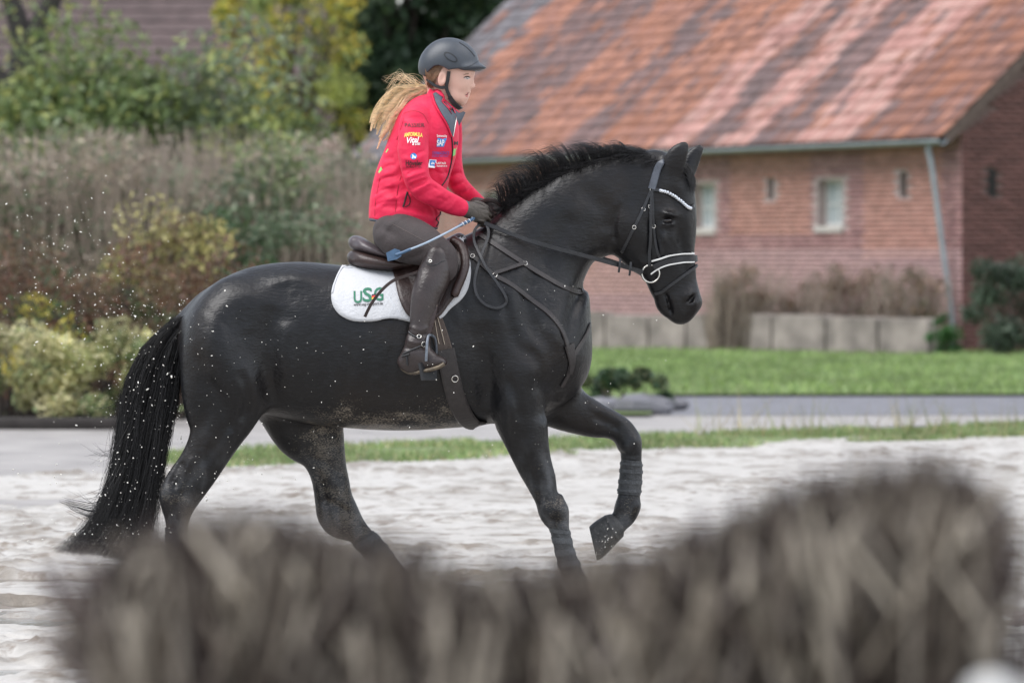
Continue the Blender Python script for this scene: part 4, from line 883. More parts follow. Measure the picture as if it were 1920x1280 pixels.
# mane: blown up and backwards off the crest
crest = cr([(938, 392), (985, 364), (1040, 333), (1100, 308), (1160, 293), (1212, 292), (1236, 300)], 12)
tipo = cr([(-14, -44), (-42, -48), (-52, -50), (-46, -40), (-50, -22), (-58, -14), (-48, -6)], 12)      # where the hair ends, relative to its root
P = []
NC = 130; clumps = [(random.gauss(0, .16), random.gauss(0, 7), random.gauss(0, 5), random.gauss(0, .010)) for _ in range(NC+1)]
for i in range(4800):
    u = random.random()*(len(crest)-1); k = int(u); t = u-k; k2 = min(k+1, len(crest)-1)
    r = crest[k]*(1-t)+crest[k2]*t; o = tipo[k]*(1-t)+tipo[k2]*t
    cl = clumps[int(u/(len(crest)-1)*NC)]
    L = random.uniform(.22, .95)+cl[0]; y = random.gauss(0, .012)+cl[3]*.4
    ox, oy = o[0]*L+cl[1]+random.gauss(0, 2.5), o[1]*L+cl[2]*.7+random.gauss(0, 2)+4
    if random.random() < .22: oy = oy*.12+random.uniform(2, 20); ox *= .8; y -= .022       # some lies on the near side of the neck
    P.append(wpath([(r[0]+random.gauss(0, 2), r[1]+5, y), (r[0]+ox*.10, r[1]+oy*.50-2, y*1.3-.004), (r[0]+ox*.48, r[1]+oy*.98-3, y*2+cl[3]), (r[0]+ox+random.gauss(0, 2), r[1]+oy*.92+random.gauss(0, 2.5), y*2.6+cl[3]*2+random.gauss(0, .008))], 3))
strands('mane', P, .0010, M['hairblack'], horse)
P = []
for i in range(260):                                    # forelock
    x, y = random.uniform(1270, 1292), random.uniform(306, 316); q = random.gauss(0, .02)
    P.append(wpath([(x, y, q), (x+8, y+12, q-.01), (1292+random.gauss(4, 4), y+28, q*1.3-.015), (1296+random.gauss(3, 3), y+random.uniform(35, 58), q*1.5-.02)], 3))
strands('forelock', P, .0013, M['hairblack'], horse)
# tail
mid = [(378, 580), (340, 606), (305, 655), (282, 735), (266, 820), (250, 905), (226, 980), (190, 1040)]
hw = [4, 12, 32, 46, 46, 50, 60, 84]
P = []
for i in range(4400):
    u = random.uniform(-1, 1); n = random.choice((6, 7, 7, 8, 8, 8, 8)); y0 = random.gauss(0, .028); ph = random.uniform(0, 6)
    lock = math.sin(u*9)*8+math.sin(u*23)*4
    pts = []
    for k in range(n):
        dx = hw[k]*u*(1+.12*math.sin(ph))+random.gauss(0, 1.6+k*.8)+lock*math.sin(k*.9)*.35
        pts.append((mid[k][0]+dx*.97, mid[k][1]+abs(u)*(6 if k > 1 else 0)+dx*.16+random.gauss(0, 3), y0*(.5+k*.32)+.01*math.sin(ph+k)))
    P.append(wpath(pts, 3))
for i in range(60):                                     # flying wisps
    s = random.randint(3, 6); x, y = mid[s][0]-hw[s]*random.uniform(.5, 1), mid[s][1]; L = random.uniform(.4, 1.2); y0 = random.gauss(0, .08)
    P.append(wpath([(x+25, y-50, y0*.5), (x, y, y0), (x-32*L, y+34*L+random.gauss(0, 10), y0*1.2), (x-75*L, y+random.uniform(10, 60)*L, y0*1.5)], 5))
for i in range(40):
    y0 = random.gauss(0, .06); q = random.gauss(0, 8); L = random.uniform(.5, 1)
    P.append(wpath([(215, 930+q, y0), (180, 958+q, y0), (145*L+150*(1-L), 952+q*.8, y0), (108*L+150*(1-L), 940+q*.5, y0*1.2)], 5))
strands('tail', P, .00105, M['hairblack'], horse)

# ------------------------------------------------------------------ straps laid on a surface
def strap_mesh(pts, nrm, width, thick):
    P = np.array(pts); Nn = np.array(nrm)
    for _ in range(3): Nn[1:-1] = (Nn[:-2]+2*Nn[1:-1]+Nn[2:])/4
    Nn /= np.linalg.norm(Nn, axis=1)[:, None]+1e-9
    T = np.gradient(P, axis=0); T /= np.linalg.norm(T, axis=1)[:, None]+1e-9
    B = np.cross(Nn, T); B /= np.linalg.norm(B, axis=1)[:, None]+1e-9
    w = np.broadcast_to(np.asarray(width, float), (len(P),))[:, None]/2
    rows = np.stack([P-B*w, P-B*w*.82+Nn*thick, P+B*w*.82+Nn*thick, P+B*w, P-Nn*.004], 1); n = 5
    V = rows.reshape(-1, 3); Fc = [(i*n+j, i*n+(j+1) % n, (i+1)*n+(j+1) % n, (i+1)*n+j) for i in range(len(P)-1) for j in range(n)]
    Fc += [tuple(range(n)), tuple(reversed(range((len(P)-1)*n, len(P)*n)))]
    return V, Fc
def strap(name, px, width, mat, parent, bvh=None, thick=.005, off=.003, m=6, mirror=None, smoothn=4):
    """px path projected on the near side; mirror='start'/'end' continues it on the far side"""
    bvh = bvh or HB; C = cr(px, m); pts = []; nr = []
    for a, b in C:
        p, n = hit(bvh, a, b); pts.append(np.array(p)); nr.append(np.array(n))
    pts = np.array(pts); nr = np.array(nr)
    for _ in range(smoothn):
        pts[1:-1] = (pts[:-2]+2*pts[1:-1]+pts[2:])/4; nr[1:-1] = (nr[:-2]+2*nr[1:-1]+nr[2:])/4
    if mirror:
        q = pts.copy(); q[:, 1] *= -1; qn = nr.copy(); qn[:, 1] *= -1
        if mirror == 'end': pts = np.concatenate([pts, q[::-1]]); nr = np.concatenate([nr, qn[::-1]])
        else: pts = np.concatenate([q[::-1], pts]); nr = np.concatenate([qn[::-1], nr])
        for _ in range(2): pts[1:-1] = (pts[:-2]+2*pts[1:-1]+pts[2:])/4
    nn = nr/(np.linalg.norm(nr, axis=1)[:, None]+1e-9)
    v, f = strap_mesh(pts+nn*off, nn, width, thick)
    return mesh_obj(name, v, f, mat, parent, smooth=False)
def free_strap(name, pts, width, mat, parent, normal=(0, -1, 0), thick=.004, m=8):
    P = cr([tuple(W(*q)) for q in pts], m); nn = np.tile(np.array(normal, float), (len(P), 1))
    v, f = strap_mesh(P, nn, width, thick); return mesh_obj(name, v, f, mat, parent)
def ring(name, c, R, r, mat, parent, normal=(0, -1, 0), n=28, a0=0, a1=2*math.pi):
    nrm = Vector(normal).normalized(); u = nrm.orthogonal().normalized(); w = nrm.cross(u)
    P = [np.array(Vector(c)+(u*math.cos(a)+w*math.sin(a))*R) for a in np.linspace(a0, a1, n)]
    v, f = tubes([P], [np.full(n, r)], 8); return mesh_obj(name, v, f, mat, parent, smooth=True)
def buckle(px, py, parent, size=.016, bvh=None, mat='metal'):
    p, n = hit(bvh or HB, px, py); ring('buckle', p+n*.009, size/2, .0018, M[mat], parent, n, 14)

# bridle
bridle = tag(empty('bridle'), 'black leather bridle with crystal browband and white piped noseband on horse head', 'bridle')
strap('headpiece', [(1243, 303), (1234, 315), (1228, 332), (1222, 355)], .034, M['leather_bridle'], bridle, mirror='start', thick=.008, off=.006)
strap('browband', [(1222, 356), (1236, 357), (1250, 361), (1264, 368), (1276, 377), (1286, 387), (1293, 392), (1299, 385)], .017, M['leather_black'], bridle, mirror='end', thick=.006, off=.006)
for k, (a, b) in enumerate(cr([(1238, 358), (1250, 361), (1264, 368), (1276, 377), (1286, 387), (1292, 391)], 3)):
    p, n = hit(HB, a, b); p = p+n*.014
    v = []; 
    for i in range(6): v.append(p+Vector((math.cos(i*math.pi/3)*.0075, 0, math.sin(i*math.pi/3)*.0075)))
    v.append(p+n*.006); mesh_obj('crystal', v, [(i, (i+1) % 6, 6) for i in range(6)], M['crystal'], bridle)
strap('cheekpiece', [(1222, 357), (1220, 387), (1218, 434), (1218, 470), (1218, 498)], .015, M['leather_black'], bridle, off=.007)
strap('noseband_hanger', [(1223, 362), (1224, 390), (1226, 424), (1231, 462), (1239, 488)], .012, M['leather_black'], bridle, off=.005)
strap('throatlash', [(1220, 358), (1206, 392), (1190, 424), (1175, 456), (1166, 474)], .014, M['leather_black'], bridle, mirror='end', off=.006)
strap('noseband', [(1226, 500), (1246, 491), (1270, 486), (1290, 484), (1303, 485)], .032, M['leather_black'], bridle, mirror='end', thick=.008, off=.006)
strap('noseband_piping', [(1222, 489), (1246, 480), (1270, 477), (1290, 475), (1303, 476)], .0062, M['white_piping'], bridle, mirror='end', thick=.007, off=.011)
strap('noseband_piping', [(1222, 512), (1234, 503), (1252, 496), (1272, 493), (1290, 491), (1304, 492)], .0062, M['white_piping'], bridle, mirror='end', thick=.007, off=.011)
strap('flash_strap', [(1304, 497), (1290, 510), (1270, 525), (1250, 540), (1238, 548), (1230, 550)], .014, M['leather_black'], bridle, mirror='start', off=.008)
for a, b in ((1219, 388), (1226, 424), (1206, 393), (1222, 356), (1189, 426)): buckle(a, b, bridle)
p, n = hit(HB, 1220, 512)
bitc = Vector((W(1220, 513, p.y).x, p.y-.014, W(1220, 513, p.y).z))
for s in (1, -1): ring('bit_ring', Vector((bitc.x, bitc.y*s, bitc.z)), .0385, .0038, M['metal'], bridle)
bm_v, bm_f = tubes([[np.array([bitc.x+.025, bitc.y, bitc.z-.012]), np.array([bitc.x+.05, 0, bitc.z-.02]), np.array([bitc.x+.025, -bitc.y, bitc.z-.012])]], [np.array([.007, .006, .007])], 8)
mesh_obj('mouthpiece', bm_v, bm_f, M['metal'], bridle, smooth=True)
# reins run from the bit ring to the hands
yb = bitc.y
near_rein = [(1206, 510, yb), (1124, 487, -.15), (1014, 458, -.19), (960, 439, -.15), (908, 418, -.10)]
free_strap('rein', near_rein, .019, M['leather_black'], bridle)
free_strap('rein', [(a, b-(4 if i else 0), -c) for i, (a, b, c) in enumerate(near_rein)], .019, M['leather_black'], bridle, (0, 1, 0))
for q in ((1162, 497), (1182, 503)):
    free_strap('rein_stop', [(q[0]+1, q[1]-12, -.125), (q[0], q[1], -.13), (q[0]-2, q[1]+14, -.125)], .010, M['leather_black'], bridle, thick=.009, m=3)
lp = [(912, 420, -.10), (916, 440, -.13), (904, 474, -.20), (893, 510, -.25), (890, 535, -.27), (897, 558, -.285), (914, 573, -.285), (934, 577, -.285), (948, 569, -.28), (948, 556, -.28), (932, 530, -.27), (912, 502, -.25), (900, 478, -.22), (889, 452, -.16), (890, 432, -.11), (900, 420, -.085)]
free_strap('rein_loop', lp, .013, M['leather_black'], bridle, (.1, -1, .1))

# breastplate
bp = tag(empty('breastplate'), 'brown leather breastplate straps across horse shoulder and chest', 'breastplate')
strap('neck_strap', [(884, 430), (905, 444), (940, 467), (983, 495), (1030, 524), (1065, 542), (1088, 548), (1102, 545)], .024, M['leather_strap'], bp, mirror='end')
strap('shoulder_strap', [(868, 466), (890, 484), (910, 502), (927, 517), (955, 531), (992, 559), (1027, 585), (1049, 612), (1061, 640), (1069, 668)], .022, M['leather_strap'], bp)
strap('connecting_strap', [(926, 514), (945, 508), (965, 501), (985, 494)], .018, M['leather_strap'], bp, off=.008)
strap('chest_strap', [(1074, 668), (1088, 646), (1100, 625), (1106, 606)], .020, M['leather_strap'], bp, mirror='end')
strap('chest_piece', [(1066, 646), (1070, 664), (1072, 680), (1068, 700)], [.06-.04*abs(i/18) for i in range(19)], M['leather_strap'], bp, off=.006)
strap('lower_strap', [(1071, 672), (1066, 700), (1052, 724)], .02, M['leather_strap'], bp)
for a, b in ((928, 517), (984, 495), (886, 482)): buckle(a, b, bp, .019)

# leg boots
def leg_boot(label, st, yc, straps):
    """tendon boot: a shell round the cannon bone"""
    t = tag(empty('tendon_boot'), label, 'leg boot', 'leg boots')
    A = cr([(*tuple(W(a, b, yc))[::2], *tuple(W(c, d, yc))[::2], w) for a, b, c, d, w in st], 4); n = 18; rows = []
    for ax, az, bx, bz, w in A:
        c = np.array([(ax+bx)/2, yc, (az+bz)/2]); e = np.array([(ax-bx)/2, 0, (az-bz)/2])
        rows.append([c+e*math.cos(q)+np.array([0, w*math.sin(q), 0]) for q in np.linspace(0, 2*math.pi, n, endpoint=False)])
    m = len(rows); V = np.array(rows).reshape(-1, 3); Fc = [(i*n+j, i*n+(j+1) % n, (i+1)*n+(j+1) % n, (i+1)*n+j) for i in range(m-1) for j in range(n)]
    mesh_obj('shell', V, Fc, M['boot_shell'], t, smooth=True)
    for s in straps:
        i = int(s*(m-1)); c = np.array(rows[i]).mean(0); r = (np.array(rows[i])-c)*1.06+c; r2 = (np.array(rows[min(i+2, m-1)])-c)*1.06+c
        v = np.concatenate([r, r+(r2-r)*.75]); mesh_obj('strap', v, [(j, (j+1) % n, n+(j+1) % n, n+j) for j in range(n)], M['boot_strap'], t, smooth=True)
M['boot_shell'] = pmat('boot_shell', (.014, .016, .019), .5, .5, 40, .5, 90, col2=(.05, .053, .057))
M['boot_strap'] = pmat('boot_strap', (.055, .06, .066), .55, .4, 60, .4, 150)
leg_boot('dark tendon boot with straps on the lifted foreleg', [(1203.5, 864, 1165, 860, .0405), (1204.5, 872, 1163, 868, .040), (1204.5, 885, 1162, 882, .036), (1203.5, 905, 1160, 903, .034), (1202, 922, 1158, 919, .036), (1201, 928, 1157, 925, .037)], .14, (.16, .36, .56, .76))
leg_boot('dark tendon boot low on the supporting foreleg', [(1068, 992, 1029, 986, .037), (1071.5, 1008, 1034, 1006, .033), (1078, 1034, 1041.5, 1038, .032), (1090, 1060, 1047.5, 1066, .036)], -.155, (.15, .4, .65, .85))
leg_boot('dark tendon boot on the hind leg under the tail', [(355, 990, 309, 988, .038), (352, 1020, 311, 1020, .034), (351, 1060, 311, 1060, .033), (357, 1080, 310, 1078, .038)], -.18, (.2, .5, .8))
leg_boot('dark tendon boot on the hind leg stepping forward', [(700, 994, 658, 1017, .037), (722, 1017, 680, 1042, .034), (740, 1042, 702, 1064, .037)], .17, (.2, .5, .8))

# ------------------------------------------------------------------ saddle pad and saddle
def patch(outline, centre, off, thick, name, mat, parent, rings=9, m=4, puff=0., mirror=False, bvh=None):
    """a sheet laid on the flank: outline in px, star shaped about centre"""
    O = cr(outline, m, closed=True); n = len(O); V = []
    c = np.array(centre, float)
    sc = list(np.linspace(.03, 1, rings))
    for s in sc:
        for q in O:
            x, y = c+(q-c)*s; p, nn = hit(bvh or HB, x, y)
            V.append(np.array(p+nn*(off+puff*(1-s**4)*random.uniform(.85, 1.15))))
    V = np.array(V).reshape(rings, n, 3)
    for _ in range(2): V[:, :, 1] = (V[:, :, 1]*2+np.roll(V[:, :, 1], 1, 1)+np.roll(V[:, :, 1], -1, 1))/4
    edge = V[-1].copy(); edge[:, 1] += thick
    V = np.concatenate([V.reshape(-1, 3), edge]); 
    Fc = [(i*n+j, i*n+(j+1) % n, (i+1)*n+(j+1) % n, (i+1)*n+j) for i in range(rings) for j in range(n)]
    Fc.append(tuple(range(n))[::-1])
    if mirror: V = V*np.array([1, -1, 1]); Fc = [tuple(reversed(f)) for f in Fc]
    return mesh_obj(name, V, Fc, mat, parent, smooth=True)
padt = tag(empty('saddle_pad'), 'white quilted saddle pad with green letters under brown saddle', 'saddle pad')
pad_o = [(664, 492), (645, 498), (634, 514), (625, 538), (622, 559), (628, 580), (643, 595), (671, 603), (703, 602), (731, 598), (754, 600), (770, 604), (797, 605), (825, 599), (842, 581), (866, 560), (877, 542), (882, 512), (879, 486), (871, 460), (869, 430), (846, 434), (800, 480), (740, 500)]
for mi in (False, True): 
    o = patch(pad_o, (752, 545), .012, .014, 'pad_panel', M['pad'], padt, mirror=mi, rings=12)
    if not mi: padV = [v.co.copy() for v in o.data.vertices]; padF = [tuple(q.vertices) for q in o.data.polygons]
PADB = BVHTree.FromPolygons(padV, padF)

saddle = tag(empty('saddle'), 'brown leather jumping saddle with girth and stirrups under the rider', 'saddle')
g = SDF(W(640, 0).x, W(900, 0).x, -.3, .3, W(0, 560).z, W(0, 415).z, .006)
g.tube([(660, 470, 664, 494, .10), (672, 468, 676, 503, .15), (700, 474, 702, 508, .18), (735, 482, 737, 509, .19), (780, 480, 780, 506, .18), (830, 462, 834, 492, .15), (862, 444, 868, 474, .10)], .02, 2.4)
g.mesh_ = g.mesh(); v, q = g.mesh_; mesh_obj('panel', smooth_mesh(v, q, 3), q, M['leather_brown'], saddle, smooth=True)
g = SDF(W(640, 0).x, W(900, 0).x, -.3, .3, W(0, 560).z, W(0, 415).z, .006)
g.tube([(664, 441, 668, 468, .075), (676, 444, 674, 473, .12), (700, 458, 697, 480, .155), (740, 474, 738, 488, .16), (790, 470, 790, 486, .14), (835, 448, 838, 468, .10), (858, 436, 864, 456, .06)], .02, 2.6)
v, q = g.mesh(); mesh_obj('seat', smooth_mesh(v, q, 3), q, M['saddle_seat'] if 'saddle_seat' in M else M.setdefault('saddle_seat', pmat('seat_leather', (.075, .06, .065), .36, .2, 20, .15, 150)), saddle, smooth=True)
flap_o = [(738, 500), (740, 530), (746, 559), (755, 582), (769, 598), (797, 602), (822, 597), (845, 569), (862, 543), (874, 513), (874, 490), (866, 470), (850, 460), (810, 480)]
for mi in (False, True): patch(flap_o, (808, 535), .026, .010, 'flap', M['leather_brown'], saddle, mirror=mi)
for mi in (1, -1):
    P = []
    for a, b in cr([(852, 464), (867, 474), (873, 492), (872, 512), (862, 538), (848, 560)], 5):
        p, n = hit(HB, a, b); p = p+n*.045; P.append(np.array((p.x, p.y*mi, p.z)))
    v, f = tubes([P], [np.array([.012]+[.02]*(len(P)-2)+[.012])], 10); mesh_obj('knee_roll', v, f, M['leather_brown'], saddle, smooth=True)
strap('girth', [(808, 585), (822, 620), (836, 668), (846, 715), (858, 755), (878, 788), (900, 800)], .072, M['web'], saddle, mirror='end', off=.006, thick=.008)
strap('girth_guard', [(834, 655), (844, 705), (857, 752), (877, 786), (900, 800)], .082, M['leather_strap'], saddle, mirror='end', off=.014, thick=.006)
p, n = hit(HB, 851, 707); ring('girth_ring', p+n*.026, .014, .0025, M['metal'], saddle, n)
for a in ((812, 590, 823, 645), (819, 590, 833, 645)):
    strap('girth_stitching', [a[:2], ((a[0]+a[2])/2, (a[1]+a[3])/2), a[2:]], .003, M['stitch'] if 'stitch' in M else M.setdefault('stitch', pmat('stitching', (.5, .42, .33), .7)), saddle, off=.0145, thick=.002)
free_strap('stirrup_leather', [(803, 628, -.41), (812, 595, -.40), (818, 560, -.37), (822, 530, -.31)], .022, M['leather_brown'], saddle)
free_strap('leather_tail', [(684, 594, -.335), (696, 570, -.345), (714, 546, -.35), (736, 527, -.345), (762, 517, -.34), (790, 508, -.33)], .014, M['leather_brown'], saddle, thick=.005)
# stirrup irons: a bow and a tread
def stirrup(sgn):
    def Y(y): return sgn*y
    s = empty('stirrup'); s.parent = saddle
    top = W(802, 629, -.41); P = [W(799, 677, -.455), W(800, 655, -.452), W(802, 634, -.435), W(806, 628, -.41), W(815, 634, -.372), W(818, 655, -.345), W(816, 677, -.335)]
    P = cr([(a.x, Y(a.y), a.z) for a in P], 5); v, f = tubes([P], [np.full(len(P), .0065)], 8); mesh_obj('bow', v, f, M['stirrup_metal'], s, smooth=True)
    A, B, C_, E = W(788, 680, -.455), W(818, 678, -.335), W(820, 712, -.37), W(794, 712, -.46)
    vv = []; 
    for q in (A, B, C_, E): vv.append((q.x, Y(q.y), q.z))
    nrm = (Vector(vv[1])-Vector(vv[0])).cross(Vector(vv[3])-Vector(vv[0])).normalized()*.012
    vv += [tuple(Vector(q)+nrm) for q in vv]
    mesh_obj('tread', vv, [(0, 1, 2, 3), (7, 6, 5, 4), (0, 4, 5, 1), (1, 5, 6, 2), (2, 6, 7, 3), (3, 7, 4, 0)], M['leather_black'], s)
M['stirrup_metal'] = pmat('stirrup_alloy', (.16, .18, .21), .4, .3, 60, metal=.6)
stirrup(1); stirrup(-1)
# ------------------------------------------------------------------ the rider
person = tag(empty('person'), 'rider in red softshell jacket, dark helmet and brown breeches leaning forward on the horse', 'person')
TORSO = [(697, 424, 818, 436, .155), (692, 402, 823, 418, .165), (694, 370, 828, 385, .158), (702, 335, 838, 350, .152), (716, 300, 848, 312, .158), (729, 265, 858, 278, .17), (741, 234, 860, 252, .172), (758, 212, 850, 238, .150), (782, 203, 834, 226, .10)]
ARM = [(752, 222, 806, 224, .058, -.155), (745, 252, 805, 248, .062, -.185), (745, 282, 804, 274, .060, -.205), (751, 316, 803, 306, .057, -.215), (760, 346, 806, 330, .055, -.215), (775, 368, 812, 338, .053, -.21),
       (792, 379, 824, 346, .050, -.195), (818, 392, 840, 357, .046, -.165), (842, 402, 857, 366, .042, -.13), (858, 405, 872, 375, .038, -.105)]
FARM = [(800, 232, 866, 238, .055, .15), (810, 262, 867, 262, .060, .185), (820, 300, 866, 294, .058, .20), (830, 330, 870, 324, .055, .205), (842, 352, 877, 340, .052, .20), (858, 368, 888, 352, .047, .18), (878, 382, 903, 367, .042, .14), (898, 396, 918, 382, .037, .105)]
THIGH = [(730, 410, 712, 448, .085, -.10), (750, 406, 718, 468, .10, -.14), (774, 406, 740, 488, .094, -.19), (798, 418, 773, 495, .084, -.235), (824, 439, 797, 498, .072, -.27), (845, 458, 813, 508, .062, -.285), (850, 482, 808, 522, .054, -.30)]
CALF = [(846, 480, 797, 492, .058, -.295), (845, 505, 787, 512, .062, -.315), (837, 530, 778, 535, .062, -.335), (825, 556, 772, 560, .057, -.352), (817, 583, 770, 588, .049, -.365), (808, 612, 769, 615, .042, -.378), (806, 636, 762, 642, .040, -.388), (804, 654, 758, 662, .036, -.39)]
FOOT = [(766, 664, 755, 692, .030, -.385), (782, 656, 768, 699, .035, -.392), (801, 654, 792, 697, .038, -.40), (816, 664, 810, 693, .042, -.405), (828, 669, 824, 689, .040, -.408), (835, 674, 833, 683, .028, -.41)]
def mir(st): return [(*s[:5], -s[5]) for s in st]

HC = W(846, 150, 0); YAW = math.radians(-7)     # head centre, turned a little to the camera
HR = Matrix.Rotation(YAW, 3, 'Z')
def hp(px, py, Y=0.0):
    """head-local pixel point -> world, after the turn of the head"""
    return HC+HR @ (W(px, py, Y)-HC)
def head_prims(g):
    def e(px, py, Y, rx, rz, ry, ang=0, k=.02, sub=False):
        g.ell(hp(px, py, Y), (rx*D/F, ry, rz*D/F), k, HR @ Matrix.Rotation(math.radians(ang), 3, 'Y'), sub)
    e(838, 128, 0, 48, 46, .078, 0)                          # skull
    e(858, 148, 0, 28, 38, .064, 0, .03)                     # face
    e(858, 176, 0, 18, 20, .047, 20, .03)                    # jaw
    e(866, 189, 0, 8.5, 8.5, .022, 0, .022)                  # chin
    for s in (-1, 1):
        e(850, 178, s*.040, 17, 9, .016, 28, .02)            # jaw line
        e(867, 158, s*.036, 11, 11, .022, 0, .02)            # cheek
        e(876, 145, s*.030, 6.5, 4.5, .015, 0, .010, True)   # eye socket
        e(876, 146, s*.0295, 5, 4.6, .0125, 0, .004)       # eyeball under lids
        e(833, 148, s*.079, 8.5, 14, .010, 12, .006)         # ear
        e(834, 146, s*.088, 4.5, 8.5, .006, 12, .004, True)
        e(883, 163.5, s*.009, 4, 3.3, .008, 0, .006)         # nostril wings
    e(880, 135, 0, 8, 7, .045, 0, .02)                       # brow
    e(884.5, 152, 0, 3.6, 13, .0085, -14, .010)              # nose bridge
    e(887.2, 161, 0, 4.4, 4.2, .0105, 0, .006)               # nose tip
    e(878.5, 172.6, 0, 4.6, 3.0, .020, 8, .004)              # upper lip
    e(876.5, 179.5, 0, 4.8, 3.2, .018, -6, .004)             # lower lip
    e(873, 184, 0, 4, 3, .02, 0, .01)
    # neck
    a, b = (818, 160), (826, 215)
    g.tube([(800, 158, 846, 172, .050), (800, 180, 850, 194, .052), (797, 205, 856, 216, .060), (790, 225, 858, 236, .075)], .02)
def build_person_body():
    g = SDF(W(680, 0).x, W(925, 0).x, -.46, .46, W(0, 712).z, W(0, 76).z, .0045)
    head_prims(g)
    g.tube(TORSO[2:], .02, grow=-.03)
    for st in (ARM, FARM, THIGH, mir(THIGH), CALF, mir(CALF), FOOT, mir(FOOT)): g.tube(st, .02, grow=-.011)
    v, q = g.mesh(); return smooth_mesh(v, q, 1, .4), q
v, q = build_person_body(); PB = bvh_of(v, q)
mesh_obj('body', v, q, M['skin'], person, smooth=True)

def cloth(name, mat, box, h, fn, it=3, parent=None):
    g = SDF(W(box[0], 0).x, W(box[1], 0).x, -.5, .5, W(0, box[3]).z, W(0, box[2]).z, h); fn(g); v, q = g.mesh(); v = smooth_mesh(v, q, it, .5)
    return mesh_obj(name, v, q, mat, parent or person, smooth=True), v, q
def jacket(g):
    g.tube(TORSO, .03, 2.3); 
    NE = (-.5, -.08)
    # torso drape
    for pts, w, d in (([(700, 395), (740, 372), (790, 366)], 7, -.007), ([(695, 378), (730, 350), (765, 340)], 6, -.006), ([(712, 330), (740, 322), (758, 300)], 6, -.006), ([(720, 300), (742, 296)], 5, .006),
                      ([(700, 350), (735, 360), (780, 385), (815, 410)], 8, .006), ([(705, 388), (750, 388), (800, 402)], 5, .006), ([(808, 300), (830, 330), (828, 360)], 6, -.006), ([(825, 290), (848, 300)], 5, .005), ([(735, 340), (745, 375), (742, 398)], 4, .005), ([(770, 398), (800, 408), (818, 418)], 4, -.005)):
        g.crease(pts, w, d)
    for pts, w, d in (([(697, 390), (720, 380), (752, 378)], 2.5, .006), ([(699, 368), (722, 356), (750, 352)], 2.5, .006), ([(706, 344), (724, 334), (748, 330)], 2.5, .006), ([(712, 322), (728, 312), (746, 310)], 2.5, .005), ([(806, 380), (815, 395), (818, 412)], 2.5, .005), ([(812, 318), (828, 326), (840, 322)], 2.5, .005), ([(760, 385), (785, 392), (806, 404)], 2.5, .005)): g.crease(pts, w, d)
    f0 = g.f.copy(); g.f[:] = .5
    g.tube(ARM, .025, 2.1)
    for pts, w, d in (([(768, 352), (785, 345), (806, 336)], 4, .010), ([(760, 338), (780, 330), (803, 322)], 4, -.007), ([(755, 322), (775, 318), (800, 308)], 4, .007), ([(776, 364), (795, 352), (812, 344)], 4, -.007), ([(785, 372), (800, 362), (820, 352)], 4, .007), ([(752, 300), (780, 300), (800, 292)], 5, -.005),
                      ([(795, 378), (815, 372), (835, 362)], 4, -.006), ([(815, 388), (832, 382), (848, 370)], 4, .006), ([(750, 280), (752, 250), (762, 230)], 5, .006), ([(798, 290), (801, 262), (796, 236)], 4, .006), ([(835, 396), (848, 388), (858, 374)], 3, -.005), ([(765, 225), (785, 250), (790, 280)], 7, -.004)):
        g.crease(pts, w, d, NE)
    for pts, w, d in (([(772, 358), (784, 350), (800, 345)], 2.2, .008), ([(768, 345), (785, 338), (804, 333)], 2.2, -.006), ([(764, 330), (778, 322), (798, 318)], 2.2, .006), ([(800, 352), (812, 350), (826, 360)], 2.2, .006), ([(808, 372), (824, 372), (840, 380)], 2.2, .005), ([(770, 300), (782, 292), (800, 284)], 2.2, .005)): g.crease(pts, w, d, NE)
    a = g.f.copy(); g.f[:] = .5
    g.tube(FARM, .025, 2.1)
    for pts in ([(838, 330), (866, 322)], [(846, 350), (876, 340)], [(862, 364), (886, 352)]): g.crease(pts, 4, .008, (.08, .5))
    b = g.f
    def sm(p, q, k): h = np.maximum(k-np.abs(p-q), 0)/k; return np.minimum(p, q)-h*h*k*.25
    g.f = sm(sm(f0, a, .018), b, .018)
    # collar ring, open at the front
    g.tube([(785, 200, 838, 224, .085), (796, 184, 842, 208, .076), (806, 170, 846, 192, .070)], .012)
    # hollow out the neck opening, wide at the front
    g.tube([(832, 255, 852, 268, .030), (826, 228, 868, 240, .050), (812, 200, 872, 212, .060), (812, 176, 880, 184, .062), (812, 150, 886, 160, .064)], .008) if False else None
    c = [(814, 208, 856, 222, .055), (812, 190, 858, 204, .060), (812, 168, 862, 182, .063), (812, 150, 866, 164, .066)]
    keep = g.f.copy(); g.f[:] = .5; g.tube(c, .01); hole = g.f; g.f = np.maximum(keep, -hole)
    # flat hem and cuffs
    X = g.x[:, None, None]; Z = g.z[None, :, None]
    A, B = W(690, 413), W(822, 430); n = Vector((-(B.z-A.z), 0, B.x-A.x)).normalized()
    g.cut((690, 410), (822, 428))
jo, jv, jq = cloth('jacket', M['red'], (675, 940, 150, 450), .005, jacket, 2)
JB = bvh_of(jv, jq)
def hem_strip():                                           # dark elastic at the hem, cuffs in grey
    g = SDF(W(680, 0).x, W(840, 0).x, -.25, .25, W(0, 450).z, W(0, 390).z, .005)
    g.tube([(692, 402, 822, 418, .163), (694, 420, 821, 436, .160)], .01, 2.3); g.cut((691, 414), (823, 431)); g.cut((691, 408), (823, 426), -1); v, q = g.mesh(); mesh_obj('hem', smooth_mesh(v, q, 2), q, M['grey_knit'], jo, smooth=True)
hem_strip()
